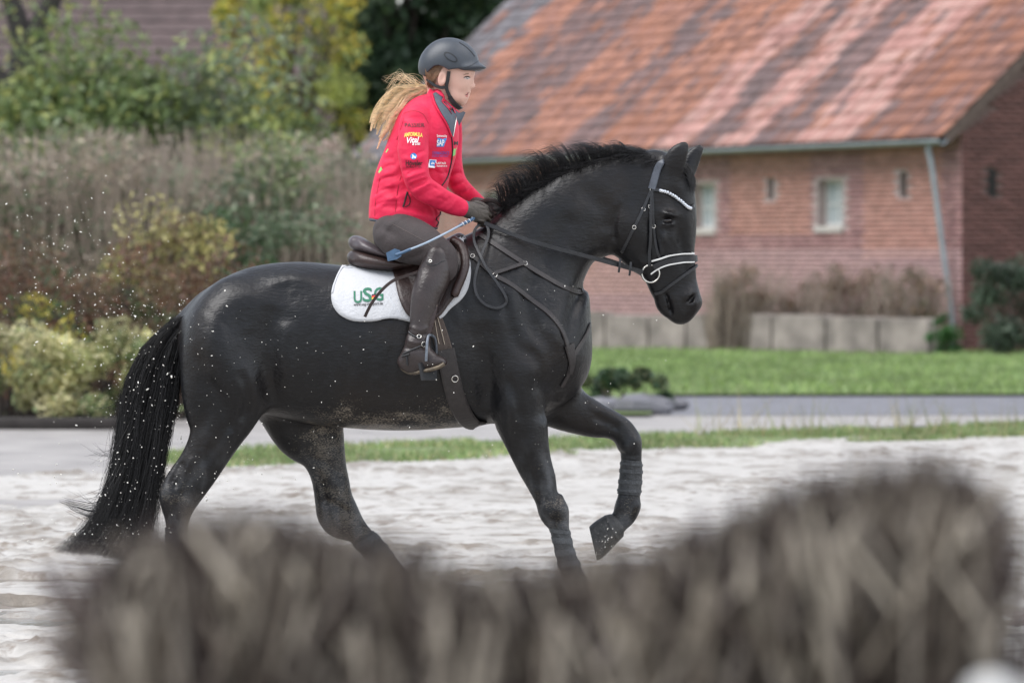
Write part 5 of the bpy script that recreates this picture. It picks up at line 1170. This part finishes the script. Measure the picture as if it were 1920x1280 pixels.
for st in (ARM, FARM):
    g = SDF(W(840, 0).x, W(935, 0).x, -.25, .25, W(0, 420).z, W(0, 360).z, .004)
    s = st[-1]; dx, dy = st[-1][0]-st[-2][0], st[-1][1]-st[-2][1]; L = math.hypot(dx, dy); dx, dy = dx/L*5, dy/L*5
    g.tube([(s[0], s[1], s[2], s[3], s[4]-.002, s[5]), (s[0]+dx, s[1]+dy, s[2]+dx, s[3]+dy, s[4]-.004, s[5]*.96)], .01, grow=-.002)
    v, q = g.mesh(); mesh_obj('cuff', smooth_mesh(v, q, 2), q, M['grey_knit'], jo, smooth=True)
# inner collar: grey softshell stand-up collar with red lining, zip
def collar_sheet(name, path_in, path_out, mat, off, parent):
    """strip between two pixel paths on both sides of the neck"""
    out = []
    A = cr(path_in, 6); B = cr(path_out, 6); V = []
    for a, b in zip(A, B): V.append(tuple(W(*a))); V.append(tuple(W(*b)))
    n = len(A); Fc = [(2*i, 2*i+1, 2*i+3, 2*i+2) for i in range(n-1)]
    o = mesh_obj(name, V, Fc, mat, parent, smooth=True); md = o.modifiers.new('t', 'SOLIDIFY'); md.thickness = .006; return o
for s in (1, -1):
    collar_sheet('collar_flap', [(806, 166, s*-.055), (822, 178, s*-.070), (838, 200, s*-.072), (845, 225, s*-.058), (848, 252, s*-.018)], [(795, 186, s*-.070), (805, 205, s*-.085), (818, 222, s*-.098), (832, 240, s*-.088), (845, 258, s*-.03)], M['red'], 0, jo)
    collar_sheet('inner_collar', [(810, 168, s*-.050), (826, 182, s*-.064), (846, 200, s*-.062), (862, 212, s*-.042), (871, 210, s*-.02)], [(808, 182, s*-.060), (820, 200, s*-.074), (836, 222, s*-.074), (846, 244, s*-.048), (849, 256, s*-.008)], M['grey_knit'], 0, jo)
    collar_sheet('neck_lining', [(812, 166, s*-.046), (828, 180, s*-.056), (846, 197, s*-.054), (858, 208, s*-.034), (862, 212, s*-.010)], [(814, 176, s*-.052), (828, 192, s*-.060), (844, 208, s*-.056), (854, 222, s*-.034), (857, 228, s*-.010)], M['red'], 0, jo)
def zip_line(name, px, r, mat, parent, bvh=JB, off=.002):
    P = []
    for a, b in cr(px, 6):
        p, n = hit(bvh, a, b); P.append(np.array(p+n*off))
    P = np.array(P)
    for _ in range(2): P[1:-1] = (P[:-2]+2*P[1:-1]+P[2:])/4
    v, f = tubes([P], [np.full(len(P), r)], 6); return mesh_obj(name, v, f, mat, parent, smooth=True)
decal_late = []
zip_line('zip', [(846, 256), (848, 274), (847, 296), (843, 316), (838, 333), (828, 348)], .0032, M['ink_black'], jo)
zip_line('zip', [(825, 397), (824, 412), (818, 424)], .0032, M['ink_black'], jo)
zip_line('pocket_zip', [(764, 360), (760, 374), (756, 388)], .004, M['ink_black'], jo)
zip_line('zip_cord', [(764, 362), (769, 374), (767, 384), (760, 388)], .0022, M['ink_black'], jo)
free = [(852, 206, .065), (850, 226, .055), (848, 246, .035), (847, 256, .02)]
P = cr([tuple(W(*q)) for q in free], 6); v, f = tubes([P], [np.full(len(P), .003)], 6); mesh_obj('collar_zip', v, f, M['metal'], jo)
for px in ([(757, 213), (775, 208), (793, 214), (803, 232)], [(744, 262), (752, 240), (757, 222)], [(716, 318), (710, 345), (704, 380), (703, 405)], [(752, 330), (745, 360), (741, 398)]): zip_line('seam', px, .0012, M['seam_red'] if 'seam_red' in M else M.setdefault('seam_red', pmat('seam_red', (.33, .008, .025), .7)), jo, off=.0005)

# lettering on the cloth
def text_mesh(txt, shear=0, bold=0):
    c = bpy.data.curves.new('t', 'FONT'); c.body = txt; c.shear = shear; c.offset = bold; c.resolution_u = 3
    o = bpy.data.objects.new('t', c); COL.objects.link(o); bpy.context.view_layer.update()
    me = bpy.data.meshes.new_from_object(o); bpy.data.objects.remove(o)
    V = np.array([v.co for v in me.vertices]); Fc = [tuple(p.vertices) for p in me.polygons]; bpy.data.meshes.remove(me); return V, Fc
def letter(name, txt, x0, x1, yb, yt, mat, parent, bvh, slope=0., arch=0., shear=0, bold=.012, off=.0025, clip=1.0):
    V, Fc = text_mesh(txt, shear, bold); w = V[:, 0].max()-V[:, 0].min(); u = (V[:, 0]-V[:, 0].min())/w; hgt = max(V[:, 1].max(), .01)
    out = []
    for uu, vv in zip(u, V[:, 1]/hgt):
        x = x0+(x1-x0)*uu; y = yb+(yt-yb)*vv+slope*(x-x0)-arch*(1-(2*uu-1)**2); p, n = hit(bvh, x, y); out.append(p+Vector((0, -1, 0))*off+n*.001)
    return mesh_obj(name, out, Fc, mat, parent)
def decal(name, outline, mat, parent, bvh, off=.002):
    c = np.mean(outline, 0); V = []; n = len(outline)
    for s in (0, .5, 1):
        for q in outline:
            a = c+(np.array(q)-c)*s; p, nn = hit(bvh, *a); V.append(p+Vector((0, -1, 0))*off)
    Fc = [(i*n+j, i*n+(j+1) % n, (i+1)*n+(j+1) % n, (i+1)*n+j) for i in range(2) for j in range(n)]
    return mesh_obj(name, V, Fc, mat, parent)
def sheet_on(name, rows, mat, parent, bvh, off):
    """strip between two pixel paths, laid on a surface"""
    A_, B_ = cr(rows[0], 6), cr(rows[1], 6); V = []; m_ = 5
    for a, b in zip(A_, B_):
        for t in range(m_): p, n = hit(bvh, *(a+(b-a)*t/(m_-1))); V.append(p+n*off)
    n_ = len(A_); return mesh_obj(name, V, [(i*m_+j, i*m_+j+1, (i+1)*m_+j+1, (i+1)*m_+j) for i in range(n_-1) for j in range(m_-1)], mat, parent, smooth=True)
sheet_on('inner_collar', [[(812, 176), (816, 192), (826, 212), (838, 232), (846, 255)], [(819, 174), (832, 186), (844, 200), (852, 218), (849, 255)]], M['grey_knit'], jo, JB, .006)
sheet_on('neck_lining', [[(817, 173), (830, 184), (842, 198), (850, 214)], [(822, 172), (836, 183), (848, 196), (856, 212)]], M['red'], jo, JB, .009)
zip_line('collar_zip', [(853, 212), (852, 228), (849, 244), (847, 256)], .0026, M['metal'], jo, JB, .008)
zip_line('collar_edge', [(809, 172), (813, 192), (823, 212), (836, 233), (845, 256)], .0035, M['red'], jo, JB, .006)
letter('sleeve_lettering', 'PASSIER', 759, 796, 238.5, 231, M['ink_black'], jo, JB, bold=.004)
letter('sleeve_lettering', 'AMFORMULA', 758, 792, 257.5, 250, M['ink_yellow'], jo, JB, arch=2, bold=.02)
letter('sleeve_lettering', 'Vital', 763, 786, 268.5, 258, M['ink_white'], jo, JB, shear=.3, bold=.02, slope=-.08)
letter('sleeve_lettering', '& Diät', 773, 788, 272.5, 267, M['ink_white'], jo, JB, shear=.2, bold=.02, slope=-.04)
decal('sleeve_badge', [(775.5+6*math.cos(a), 293+6*math.sin(a)) for a in np.linspace(0, 2*math.pi, 16, endpoint=False)], M['ink_blue'], jo, JB)
decal('badge_mark', [(772, 290), (775, 290), (776, 293), (779, 293), (780, 297), (778, 297), (777.5, 295), (775, 295), (774.5, 297), (773, 297), (773.5, 293)], M['ink_white'], jo, JB, .0035)
letter('sleeve_lettering', 'Höveler', 761, 792, 310.5, 301, M['ink_black'], jo, JB, bold=.02)
letter('sleeve_lettering', 'Die Marke für Tiere', 762, 790, 314.5, 311.5, M['ink_black'], jo, JB)
letter('chest_lettering', 'Sponsored by', 819, 838, 256.5, 252, M['ink_white'], jo, JB, slope=.05, bold=.02)
decal('chest_badge', [(820.5, 259), (838, 259.5), (832, 275.5), (818.5, 275.5)], M['ink_blue'], jo, JB)
letter('chest_lettering', 'SAP', 819, 833, 273, 262, M['ink_white'], jo, JB, bold=.03, off=.004)
letter('chest_lettering', 'DERMAGENCE', 811, 842, 290, 284, M['ink_purple'], jo, JB, bold=.01)
letter('chest_lettering', 'medical skin care', 810, 840, 294, 291, M['ink_purple'], jo, JB)
decal('chest_badge_border', [(805.5, 299), (818.5, 300), (815.5, 315), (802, 314)], M['ink_white'], jo, JB)
decal('chest_badge', [(806.8, 300.3), (817, 301), (814.5, 313.6), (803.6, 312.8)], M['ink_blue'], jo, JB, .0032)
decal('badge_mark', [(808, 308), (810.5, 303), (812, 306), (813.5, 304), (815, 308.5), (812, 307.5), (810, 309)], M['ink_white'], jo, JB, .0045)
letter('chest_lettering', 'USTAD', 818, 836, 308, 304, M['ink_white'], jo, JB, bold=.02)
letter('chest_lettering', 'TRANSPORTE', 818, 838, 313, 310, M['ink_white'], jo, JB, bold=.01)
decal('chest_emblem', [(851, 279), (856, 277), (855, 290), (850, 298), (848.5, 292)], M['ink_lime'], jo, JB)
decal('chest_emblem', [(849, 293), (853, 291), (851, 299), (849, 301)], M['ink_red'], jo, JB, .003)
letter('chest_lettering', 'M', 851.5, 858.5, 272, 265, M['ink_black'], jo, JB, bold=.02)
decal('back_emblem', [(709, 323), (714, 312), (717, 318), (711, 325)], M['ink_lime'], jo, JB)
decal('back_emblem', [(723, 285), (728, 278), (728, 281), (724, 287)], M['ink_lime'], jo, JB)
# pad lettering
letter('pad_lettering', 'U', 663, 679, 567, 545, M['ink_green'], padt, PADB, bold=.02, off=.004)
letter('pad_lettering', 'S', 680, 698, 564.5, 538.5, M['ink_green'], padt, PADB, bold=.02, off=.004)
letter('pad_lettering', 'G', 701, 719, 562.5, 538, M['ink_green'], padt, PADB, bold=.02, off=.004)
letter('pad_lettering', 'www.usg-reitsport.de', 663, 718, 573, 567.5, M['ink_black'], padt, PADB, slope=-.045, off=.004)
for y, mt in ((551, 'ink_black'), (554, 'ink_red'), (557, 'ink_gold')): decal('flag_stripe', [(697, y+1), (705, y-1), (705, y+2), (697, y+4)], M[mt], padt, PADB, .0055)
for px in ([(698, 536), (705, 531), (714, 530), (720, 528)], [(704, 534), (710, 533), (718, 533)], [(712, 527), (717, 528), (721, 531)]): zip_line('pad_horse_mark', px, .0013, M['leather_bridle'], padt, PADB, .004)
# quilting lines of the pad
for k in range(-6, 14):
    for sgn in (1, -1):
        a = [(640+k*18+sgn*t*.62, 500+t) for t in np.linspace(0, 100, 9)]
        from_in = [q for q in a if (lambda x, y: (x-752)**2/118**2+(y-550)**2/46**2 < 1 and (x > 722 or y > 578))(*q)]
        if len(from_in) > 2: zip_line('quilt_stitch', from_in, .0013, M['quilt'] if 'quilt' in M else M.setdefault('quilt', pmat('quilt_thread', (.60, .62, .66), .8)), padt, PADB, .0005)
zip_line('binding', [(660, 494)]+pad_o[1:20], .005, M['pad'], padt, PADB, .001)

# breeches
def breeches(g):
    for m_ in (lambda s: s, mir): g.tube(m_(THIGH), .03, 2.1)
    g.tube([(706, 418, 796, 430, .146), (700, 432, 792, 446, .146), (708, 452, 780, 468, .130), (726, 472, 770, 482, .10)], .03, 2.2)
    for pts, w, d in (([(745, 402), (722, 415), (706, 440)], 5, .006), ([(765, 402), (735, 420), (715, 450)], 4, -.004), ([(795, 425), (815, 445), (830, 462)], 5, -.003), ([(750, 488), (780, 480), (800, 470)], 5, .005), ([(835, 468), (822, 490)], 4, .005), ([(842, 462), (836, 490)], 3, -.004)): g.crease(pts, w, d)
bo, bv, bq = cloth('breeches', M['breeches'], (680, 870, 385, 535), .006, breeches, 2)
BB = bvh_of(bv, bq); zip_line('seam', [(736, 420), (770, 438), (800, 455), (826, 478)], .0014, M['seam_brown'] if 'seam_brown' in M else M.setdefault('seam_brown', pmat('seam_brown', (.10, .08, .075), .8)), bo, BB, .0005)
# boots
for fn in (lambda s: s, mir):
    def boot(g):
        g.tube(fn([(843, 482, 800, 486, .060, -.297)]+CALF[1:]), .02, 2.1, grow=.003)
        g.tube(fn([(832, 474, 802, 480, .030, -.325), (828, 492, 797, 496, .045, -.325)]), .02)
        g.tube(fn(FOOT), .022, 2.3, grow=.002)
        for pts, w, d in (([(766, 622), (785, 628), (806, 622)], 3, .006), ([(764, 634), (785, 640), (806, 632)], 3, -.005), ([(768, 608), (790, 616), (806, 610)], 3, -.004), ([(760, 648), (785, 652), (808, 648)], 3, .005)): g.crease(pts, w, d)
        g.crease([(750, 690), (770, 701), (790, 696), (812, 693), (834, 680)], 2.2, -.004)
    o, v_, q_ = cloth('boot', M['leather_boot'], (740, 860, 458, 712), .005, boot, 2)
    sg = -1 if fn is mir else 1
    P = cr([tuple(W(a_, b_, c_*sg)) for a_, b_, c_ in ((752, 688, -.385), (760, 695, -.388), (772, 699, -.392), (790, 696, -.40), (808, 692, -.405), (824, 687, -.408), (834, 681, -.41))], 4); v2, f2 = tubes([P], [np.full(len(P), .0085)], 8)
    v2 = np.asarray(v2); v2[:, 1] = (v2[:, 1]+.395*sg)*3.6-.395*sg; mesh_obj('sole', v2, f2, M['sole'] if 'sole' in M else M.setdefault('sole', pmat('muddy_sole', (.05, .042, .036), .8, .5, 30, .5, 60, col2=(.20, .16, .11))), o, smooth=True)
    if fn is not mir:
        BTB = bvh_of(v_, q_)
        zip_line('boot_trim', [(800, 492), (806, 497), (818, 496), (826, 491), (834, 489)], .0018, M['leather_black'], o, BTB, .001)
        p, n = hit(BTB, 807, 490); ring('boot_stud', p+n*.002, .006, .003, M['metal'], o, n, 14)
        for px in ([(767, 622), (778, 631), (790, 633)], [(756, 664), (772, 656), (790, 648), (800, 643)], [(754, 668), (768, 664)], [(763, 668), (764, 684)]):
            zip_line('spur_strap', px, .0045, M['leather_black'], o, BTB, .002)
        zip_line('boot_zip', [(819, 572), (815, 595), (809, 618)], .0016, M['stitch'], o, BTB, .001)
        p, n = hit(BTB, 786, 632); ring('buckle', p+n*.006, .009, .002, M['metal'], o, n, 14)
        p, n = hit(BTB, 794, 645); ring('buckle', p+n*.006, .011, .002, M['metal'], o, n, 14)

# gloves: palm, four curled fingers and a thumb
def glove(sgn, dx, dy):
    def f(g):
        def t(st, k): g.tube([(a+dx, b+dy, c+dx, d+dy, w, y*sgn) for a, b, c, d, w, y in st], k)
        t([(861, 403, 873, 377, .030, -.10), (872, 408, 884, 379, .031, -.096), (886, 414, 897, 382, .030, -.09), (896, 417, 906, 386, .026, -.085)], .012)
        for i, (kx, ky, L) in enumerate(((902, 389, 12), (905, 397, 13), (904, 405.5, 12.5), (899, 413, 10.5))):
            r = 4.6-.35*(i == 3)
            st = [(kx-8, ky, -.093), (kx+1, ky+1, -.099), (kx+L*.75, ky+4, -.092), (kx+L, ky+7.5, -.070), (kx+L*.6, ky+9, -.048), (kx-1, ky+8, -.044)]
            g.tube([(*tuple(W(x+dx, y+dy, z*sgn))[::2], r*D/F, .0098, z*sgn) for x, y, z in st], .004, raw=True, m=3)
        st = [(880, 385, -.07), (890, 381, -.058), (902, 383, -.052), (912, 389, -.054)]
        g.tube([(*tuple(W(x+dx, y+dy, z*sgn))[::2], 5*D/F, .011, z*sgn) for x, y, z in st], .006, raw=True, m=3)
        g.crease([(875+dx, 386+dy), (888+dx, 390+dy), (896+dx, 400+dy)], 1.8, .002)
    g = SDF(W(850+dx, 0).x, W(935+dx, 0).x, min(-.14*sgn, .0), max(-.14*sgn, .0), W(0, 432+dy).z, W(0, 368+dy).z, .003); f(g); v, q = g.mesh()
    return mesh_obj('glove', smooth_mesh(v, q, 1), q, M['glove'], person, smooth=True)
glove(1, 0, 0); glove(-1, 26, -6)

# helmet
def helmet():
    g = SDF(W(775, 0).x, W(925, 0).x, -.16, .16, W(0, 170).z, W(0, 60).z, .004)
    def e(px, py, Y, rx, rz, ry, ang=0, k=.02, sub=False): g.ell(hp(px, py, Y), (rx*D/F, ry, rz*D/F), k, HR @ Matrix.Rotation(math.radians(ang), 3, 'Y'), sub)
    e(843, 123, 0, 56, 52, .100, 8, .02)
    e(815, 128, 0, 25, 26, .072, 0, .04)
    keep = g.f.copy(); g.f[:] = .5
    # lower rim: cut away below a line that arches over the ear
    X = g.x[:, None, None]; Z = g.z[None, :, None]; Y = g.y[None, None, :]
    Ri = HR.transposed(); lx = Ri[0][0]*(X-HC.x)+Ri[0][1]*(Y-0)+0*Z; px = 960+(lx+HC.x)*F/D
    rim = np.interp(px.ravel(), [785, 792, 800, 809, 818, 828, 838, 846, 856, 880, 900, 925], [138, 141, 145, 134, 126, 124, 128, 133, 131, 130, 131, 132]).reshape(px.shape)
    zr = H-(rim-HY)*D/F
    g.f = np.maximum(keep, (zr-Z)*.8)
    hollow = g.f.copy(); g.f[:] = .5; e(842, 128, 0, 50, 47, .090, 8); inner = g.f; g.f = np.maximum(hollow, -inner)
    # peak
    pk = [(868, 124, 872, 133, .084), (885, 121, 887, 133, .072), (899, 121, 901, 132, .052), (912, 126, 912, 130, .024)]
    A = []
    for a, b, c, d, w in pk:
        p = hp((a+c)/2, (b+d)/2); A.append((p.x, p.z, abs(d-b)/2*D/F, w, p.y))
    keep = g.f.copy(); g.f[:] = .5; g.tube(A, .02, 2.2, raw=True)
    cut = .5*np.ones_like(g.f); pkf = g.f; g.f = keep
    h_ = np.maximum(.02-np.abs(g.f-pkf), 0)/.02; g.f = np.minimum(g.f, pkf)-h_*h_*.005
    tmp = SDF.__new__(SDF); keep = g.f.copy(); g.f[:] = .5; e(838, 132, 0, 46, 44, .080, 0); g.f = np.maximum(keep, -g.f)
    v, q = g.mesh(); return smooth_mesh(v, q, 1), q
v, q = helmet(); ho = mesh_obj('helmet', v, q, M['helmet'], person, smooth=True); HMB = bvh_of(v, q)
def oval(cx, cy, rx, ry, ang, n=20): 
    c, s = math.cos(math.radians(ang)), math.sin(math.radians(ang))
    return [(cx+rx*math.cos(t)*c-ry*math.sin(t)*s, cy+rx*math.cos(t)*s+ry*math.sin(t)*c) for t in np.linspace(0, 2*math.pi, n, endpoint=False)]
decal('vent', oval(845, 107.5, 15, 7, 33), M['helmet_dark'], ho, HMB, .0015)
decal('vent_insert', oval(845, 108, 11.5, 4.6, 33), M['helmet'], ho, HMB, .003)
zip_line('vent', [(861, 80), (872, 87), (883, 97), (890, 106)], .0045, M['helmet_dark'], ho, HMB, -.002)
zip_line('shell_line', [(860, 127), (872, 127), (886, 122), (897, 114)], .0012, M['helmet_dark'], ho, HMB, .0008)
# chin strap
strp = [(846, 134, -.083), (844, 148, -.080), (841, 164, -.074), (845, 178, -.062), (853, 192, -.045), (862, 202, -.012), (862, 202, .012), (853, 192, .045), (845, 178, .062), (841, 164, .074), (846, 134, .083)]
P = cr([tuple(hp(*q_)) for q_ in strp], 6); nn = np.array([np.array((0, p[1], 0))+np.array((.2, 0, 0)) for p in P]); nn[:, 1] = np.sign(P[:, 1])*np.maximum(np.abs(P[:, 1]), .01)*12
nn[:, 2] = -.5*(np.abs(P[:, 1]) < .05); v, f = strap_mesh(P, nn, .016, .004); mesh_obj('chin_strap', v, f, M['leather_black'], ho)
strp = [(803, 148, -.070), (815, 158, -.074), (828, 164, -.076), (841, 164, -.075)]
for s in (1, -1):
    P = cr([tuple(hp(a, b, c*s)) for a, b, c in strp], 6); v, f = strap_mesh(P, np.tile(np.array([0., -s, 0]), (len(P), 1)), .013, .004); mesh_obj('rear_strap', v, f, M['leather_black'], ho)
P = cr([tuple(hp(*q_)) for q_ in [(846, 182, -.058), (854, 194, -.045), (863, 203, -.014), (863, 203, .014)]], 6)
v, f = strap_mesh(P, np.array([[.1, -1, -.5]]*len(P)), .022, .008); mesh_obj('chin_pad', v, f, M['leather_black'], ho)
# eyes, brows, lips
M['sclera'] = pmat('sclera', (.50, .45, .42), .25, .05, 60); M['iris'] = pmat('iris', (.07, .06, .055), .15, .2, 200); M['brow'] = pmat('brow', (.30, .19, .13), .6); M['lash'] = pmat('lash', (.04, .025, .02), .6)
def face_decal(name, out, mat, off, sh=3.0):
    for s in (1, -1):
        c = np.mean(out, 0); V = []; n = len(out)
        for q_ in list(out)+[tuple(c)]:
            w = hp(q_[0]+sh, q_[1], -.2*s); p, nn, _, _ = PB.ray_cast(w, HR @ Vector((0, s, 0)))
            
            if p is None: p = PB.find_nearest(hp(q_[0]+sh, q_[1], -.02*s))[0]
            V.append(p-(HR @ Vector((0, s, 0)))*off)
        mesh_obj(name, V, [(i, (i+1) % n, n) for i in range(n)], mat, person, smooth=True)
face_decal('eye', [(869.6, 145.2), (872, 143), (875, 142), (878, 142.3), (880.6, 144.6), (878, 146.6), (874, 147.2)], M['sclera'], .0012)
face_decal('iris', [(876.4+2.3*math.cos(t), 144.4+2.3*math.sin(t)) for t in np.linspace(0, 6.28, 12, endpoint=False)], M['iris'], .0022)
face_decal('eyelash', [(868.6, 145.0), (871.5, 142), (875, 140.8), (878.5, 141.2), (881.2, 144), (878.2, 142.6), (875, 142.2), (872, 143.3)], M['lash'], .0026)
face_decal('eyebrow', [(868, 139.5), (872, 136.8), (877, 135.6), (883, 136.6), (884.5, 138), (878, 137.4), (872.5, 138.4)], M['brow'], .0016)
M['mouth'] = pmat('mouth', (.16, .05, .045), .5)
face_decal('lip', [(872.5, 174.4), (876, 172.2), (880, 171.4), (882.0, 173), (881, 174.8), (876, 175)], M['lips'], .0006, 0)
face_decal('lip', [(873.0, 176.4), (876, 176.8), (880.5, 176.6), (880.0, 179.6), (877, 181), (874.5, 179.6)], M['lips'], .0006, 0)
face_decal('mouth', [(873.2, 175.2), (876, 174.9), (881.4, 174.8), (881, 176.4), (876, 176.6)], M['mouth'], .001, 0)

# hair: pulled back under the helmet into a blown pony tail
P = []
for i in range(520):
    s = random.choice((-1, 1)); x, y = random.uniform(806, 838), 130+random.gauss(0, 3)
    P.append(cr(np.array([hp(x, y-8, s*.077), hp(x-5-(x-806)*.25, y+8+random.gauss(0, 2), s*.076), hp(811+random.gauss(0, 3), 155+random.gauss(0, 4), s*.064), hp(803+random.gauss(0, 2), 161+random.gauss(0, 3), s*.018)]), 4))
strands('hair', P, .0013, M['shaded_hair'] if 'shaded_hair' in M else M.setdefault('shaded_hair', pmat('shaded_hair', (.22, .125, .07), .45, .5, 40)), person, taper=.5)  # darker brown paints shadow into the blond hair below the helmet
P = []
main = [[(803, 161), (782, 164), (758, 170), (736, 181), (718, 198), (705, 220), (698, 240)], [(803, 162), (784, 170), (764, 183), (744, 196), (724, 208), (708, 224), (700, 246)], [(804, 164), (786, 176), (768, 194), (752, 206), (736, 220), (722, 240), (712, 260)],
        [(804, 165), (790, 178), (774, 198), (756, 212), (742, 234), (734, 256), (727, 284)], [(802, 160), (778, 160), (752, 166), (735, 178), (720, 180), (706, 182), (697, 192)], [(804, 163), (784, 172), (762, 186), (748, 208), (732, 222), (726, 240), (716, 254)]]
for j in range(34):
    lk = main[random.choices(range(6), (4, 6, 6, 4, .3, 5))[0]]; jx, jy = random.gauss(0, 5), random.gauss(0, 5); ph = random.uniform(0, 6); am = random.uniform(1.5, 6); yl_ = random.gauss(0, .03)
    lk = [(x+jx*min(k, 3)/3, y+jy*min(k, 3)/3+am*math.sin(ph+k*1.35)*min(k, 2)/2) for k, (x, y) in enumerate(lk)]; nst = random.randint(16, 40); cut = random.choice((6, 7, 7))
    for i in range(nst):
        a1 = random.gauss(0, 1.9); a2 = random.gauss(0, 1.6); yy = random.gauss(0, .007)
        pts = [(x+a1*(.5+.9*math.sin(k*.55))+random.gauss(0, .25), y+a2*(.5+.9*math.sin(k*.55))+random.gauss(0, .25), (yl_*min(k, 4)/4+yy)) for k, (x, y) in enumerate(lk[:cut])]
        P.append(wpath(pts, 4))
for i in range(34):
    sp = random.uniform(0, 1); x0 = random.uniform(770, 803); P.append(wpath([(x0, 162, 0), (x0-14, 152+random.gauss(0, 5), random.gauss(0, .02)), (x0-30-10*sp, 146+random.gauss(0, 9), random.gauss(0, .03)), (x0-48-15*sp, 158+random.gauss(0, 14), random.gauss(0, .04))], 5))
strands('ponytail', P, .00085, M['blond'], person, taper=.35)

# riding crop in the near hand
crop = tag(empty('riding_crop'), 'blue riding crop with flat leather tip held in the rider glove', 'riding crop')
def rod(name, pts, r, mat, parent):
    P = cr([tuple(W(*q_)) for q_ in pts], 6); v, f = tubes([P], [np.full(len(P), r)], 10); return mesh_obj(name, v, f, mat, parent, smooth=True)
rod('shaft', [(768, 468, -.375), (800, 455, -.37), (840, 435, -.30), (866, 421, -.20)], .0048, M['shaft'], crop)
rod('grip', [(862, 423, -.21), (882, 413, -.13), (898, 402, -.075), (914, 392, -.03)], .0075, M['blue'], crop)
for k in range(4): q_ = W(868+k*6, 420-k*3.2, -.19+k*.026); ring('grip_wrap', q_, .0078, .002, M['ink_white'], crop, (.75, .35, .45), 12)
rod('keeper_sleeve', [(742, 478, -.375), (756, 473, -.376), (770, 467, -.375)], .0065, M['blue'], crop)
V = [W(*q_) for q_ in ((724, 474, -.375), (740, 466, -.375), (750, 469, -.376), (753, 480, -.376), (744, 486, -.376), (727, 490, -.375))]; V = [tuple(q_) for q_ in V]; V2 = [(a, b+.006, c) for a, b, c in V]
mesh_obj('leather_tip', V+V2, [tuple(range(6)), tuple(reversed(range(6, 12)))]+[(i, i+6, (i+1) % 6+6, (i+1) % 6) for i in range(6)], M['blue'], crop)
# ------------------------------------------------------------------ flying water and sand drops
def drops():
    ph = (1+5**.5)/2; iv = np.array([(-1, ph, 0), (1, ph, 0), (-1, -ph, 0), (1, -ph, 0), (0, -1, ph), (0, 1, ph), (0, -1, -ph), (0, 1, -ph), (ph, 0, -1), (ph, 0, 1), (-ph, 0, -1), (-ph, 0, 1)]); iv /= np.linalg.norm(iv[0])
    fi = np.array([(0, 11, 5), (0, 5, 1), (0, 1, 7), (0, 7, 10), (0, 10, 11), (1, 5, 9), (5, 11, 4), (11, 10, 2), (10, 7, 6), (7, 1, 8), (3, 9, 4), (3, 4, 2), (3, 2, 6), (3, 6, 8), (3, 8, 9), (4, 9, 5), (2, 4, 11), (6, 2, 10), (8, 6, 7), (9, 8, 1)])
    C = []; R = []
    def add(x, y, Y, r): C.append(tuple(W(x, y, Y))); R.append(r)
    def rad(): return .0010+.0028*random.random()**3.2
    for i in range(760): add(random.gauss(285, 75), random.uniform(560, 1010), random.uniform(-.50, .35), rad())       # round the tail
    for i in range(330):                                                                                                  # thrown up and back
        t = random.random()**.8; add(random.gauss(190-90*(1-t), 95), 330+330*t+random.gauss(0, 40), random.uniform(-.5, .5), rad())
    for i in range(170): add(random.uniform(350, 900), random.uniform(560, 960), random.uniform(-.56, -.40), rad()*.8)
    for i in range(90): add(random.uniform(900, 1250), random.uniform(520, 900), random.uniform(-.5, -.3), rad()*.7)
    for i in range(150): add(random.uniform(20, 560), random.uniform(860, 1060), random.uniform(-.6, .3), rad())
    for i in range(70): add(random.gauss(1135, 16), random.gauss(1020, 16), random.uniform(-.1, .05), rad()*.8)
    C = np.array(C); R = np.array(R); n = len(C); 
    dv = rng.normal(size=(n, 3))*np.array([.6, .4, 1.]); dv /= np.linalg.norm(dv, axis=1)[:, None]; st = (rng.random(n) < .35)*rng.uniform(.3, 1.6, n)
    q = iv[None]*(1+rng.normal(0, .12, (n, 12, 1))); q = q+dv[:, None]*((q*dv[:, None]).sum(2)*st[:, None])[:, :, None]; V = C[:, None]+q*R[:, None, None]
    o = mesh_obj('water_splash', V.reshape(-1, 3), (fi[None]+np.arange(n)[:, None, None]*12).reshape(-1, 3), M['drop'], None, True); tag(o, 'white drops of water and sand flying behind the horse tail', 'splash', kind='stuff')
M['drop'] = pmat('milky_drop', (.78, .76, .70), .25, .06, 10, spec=.6)
drops()
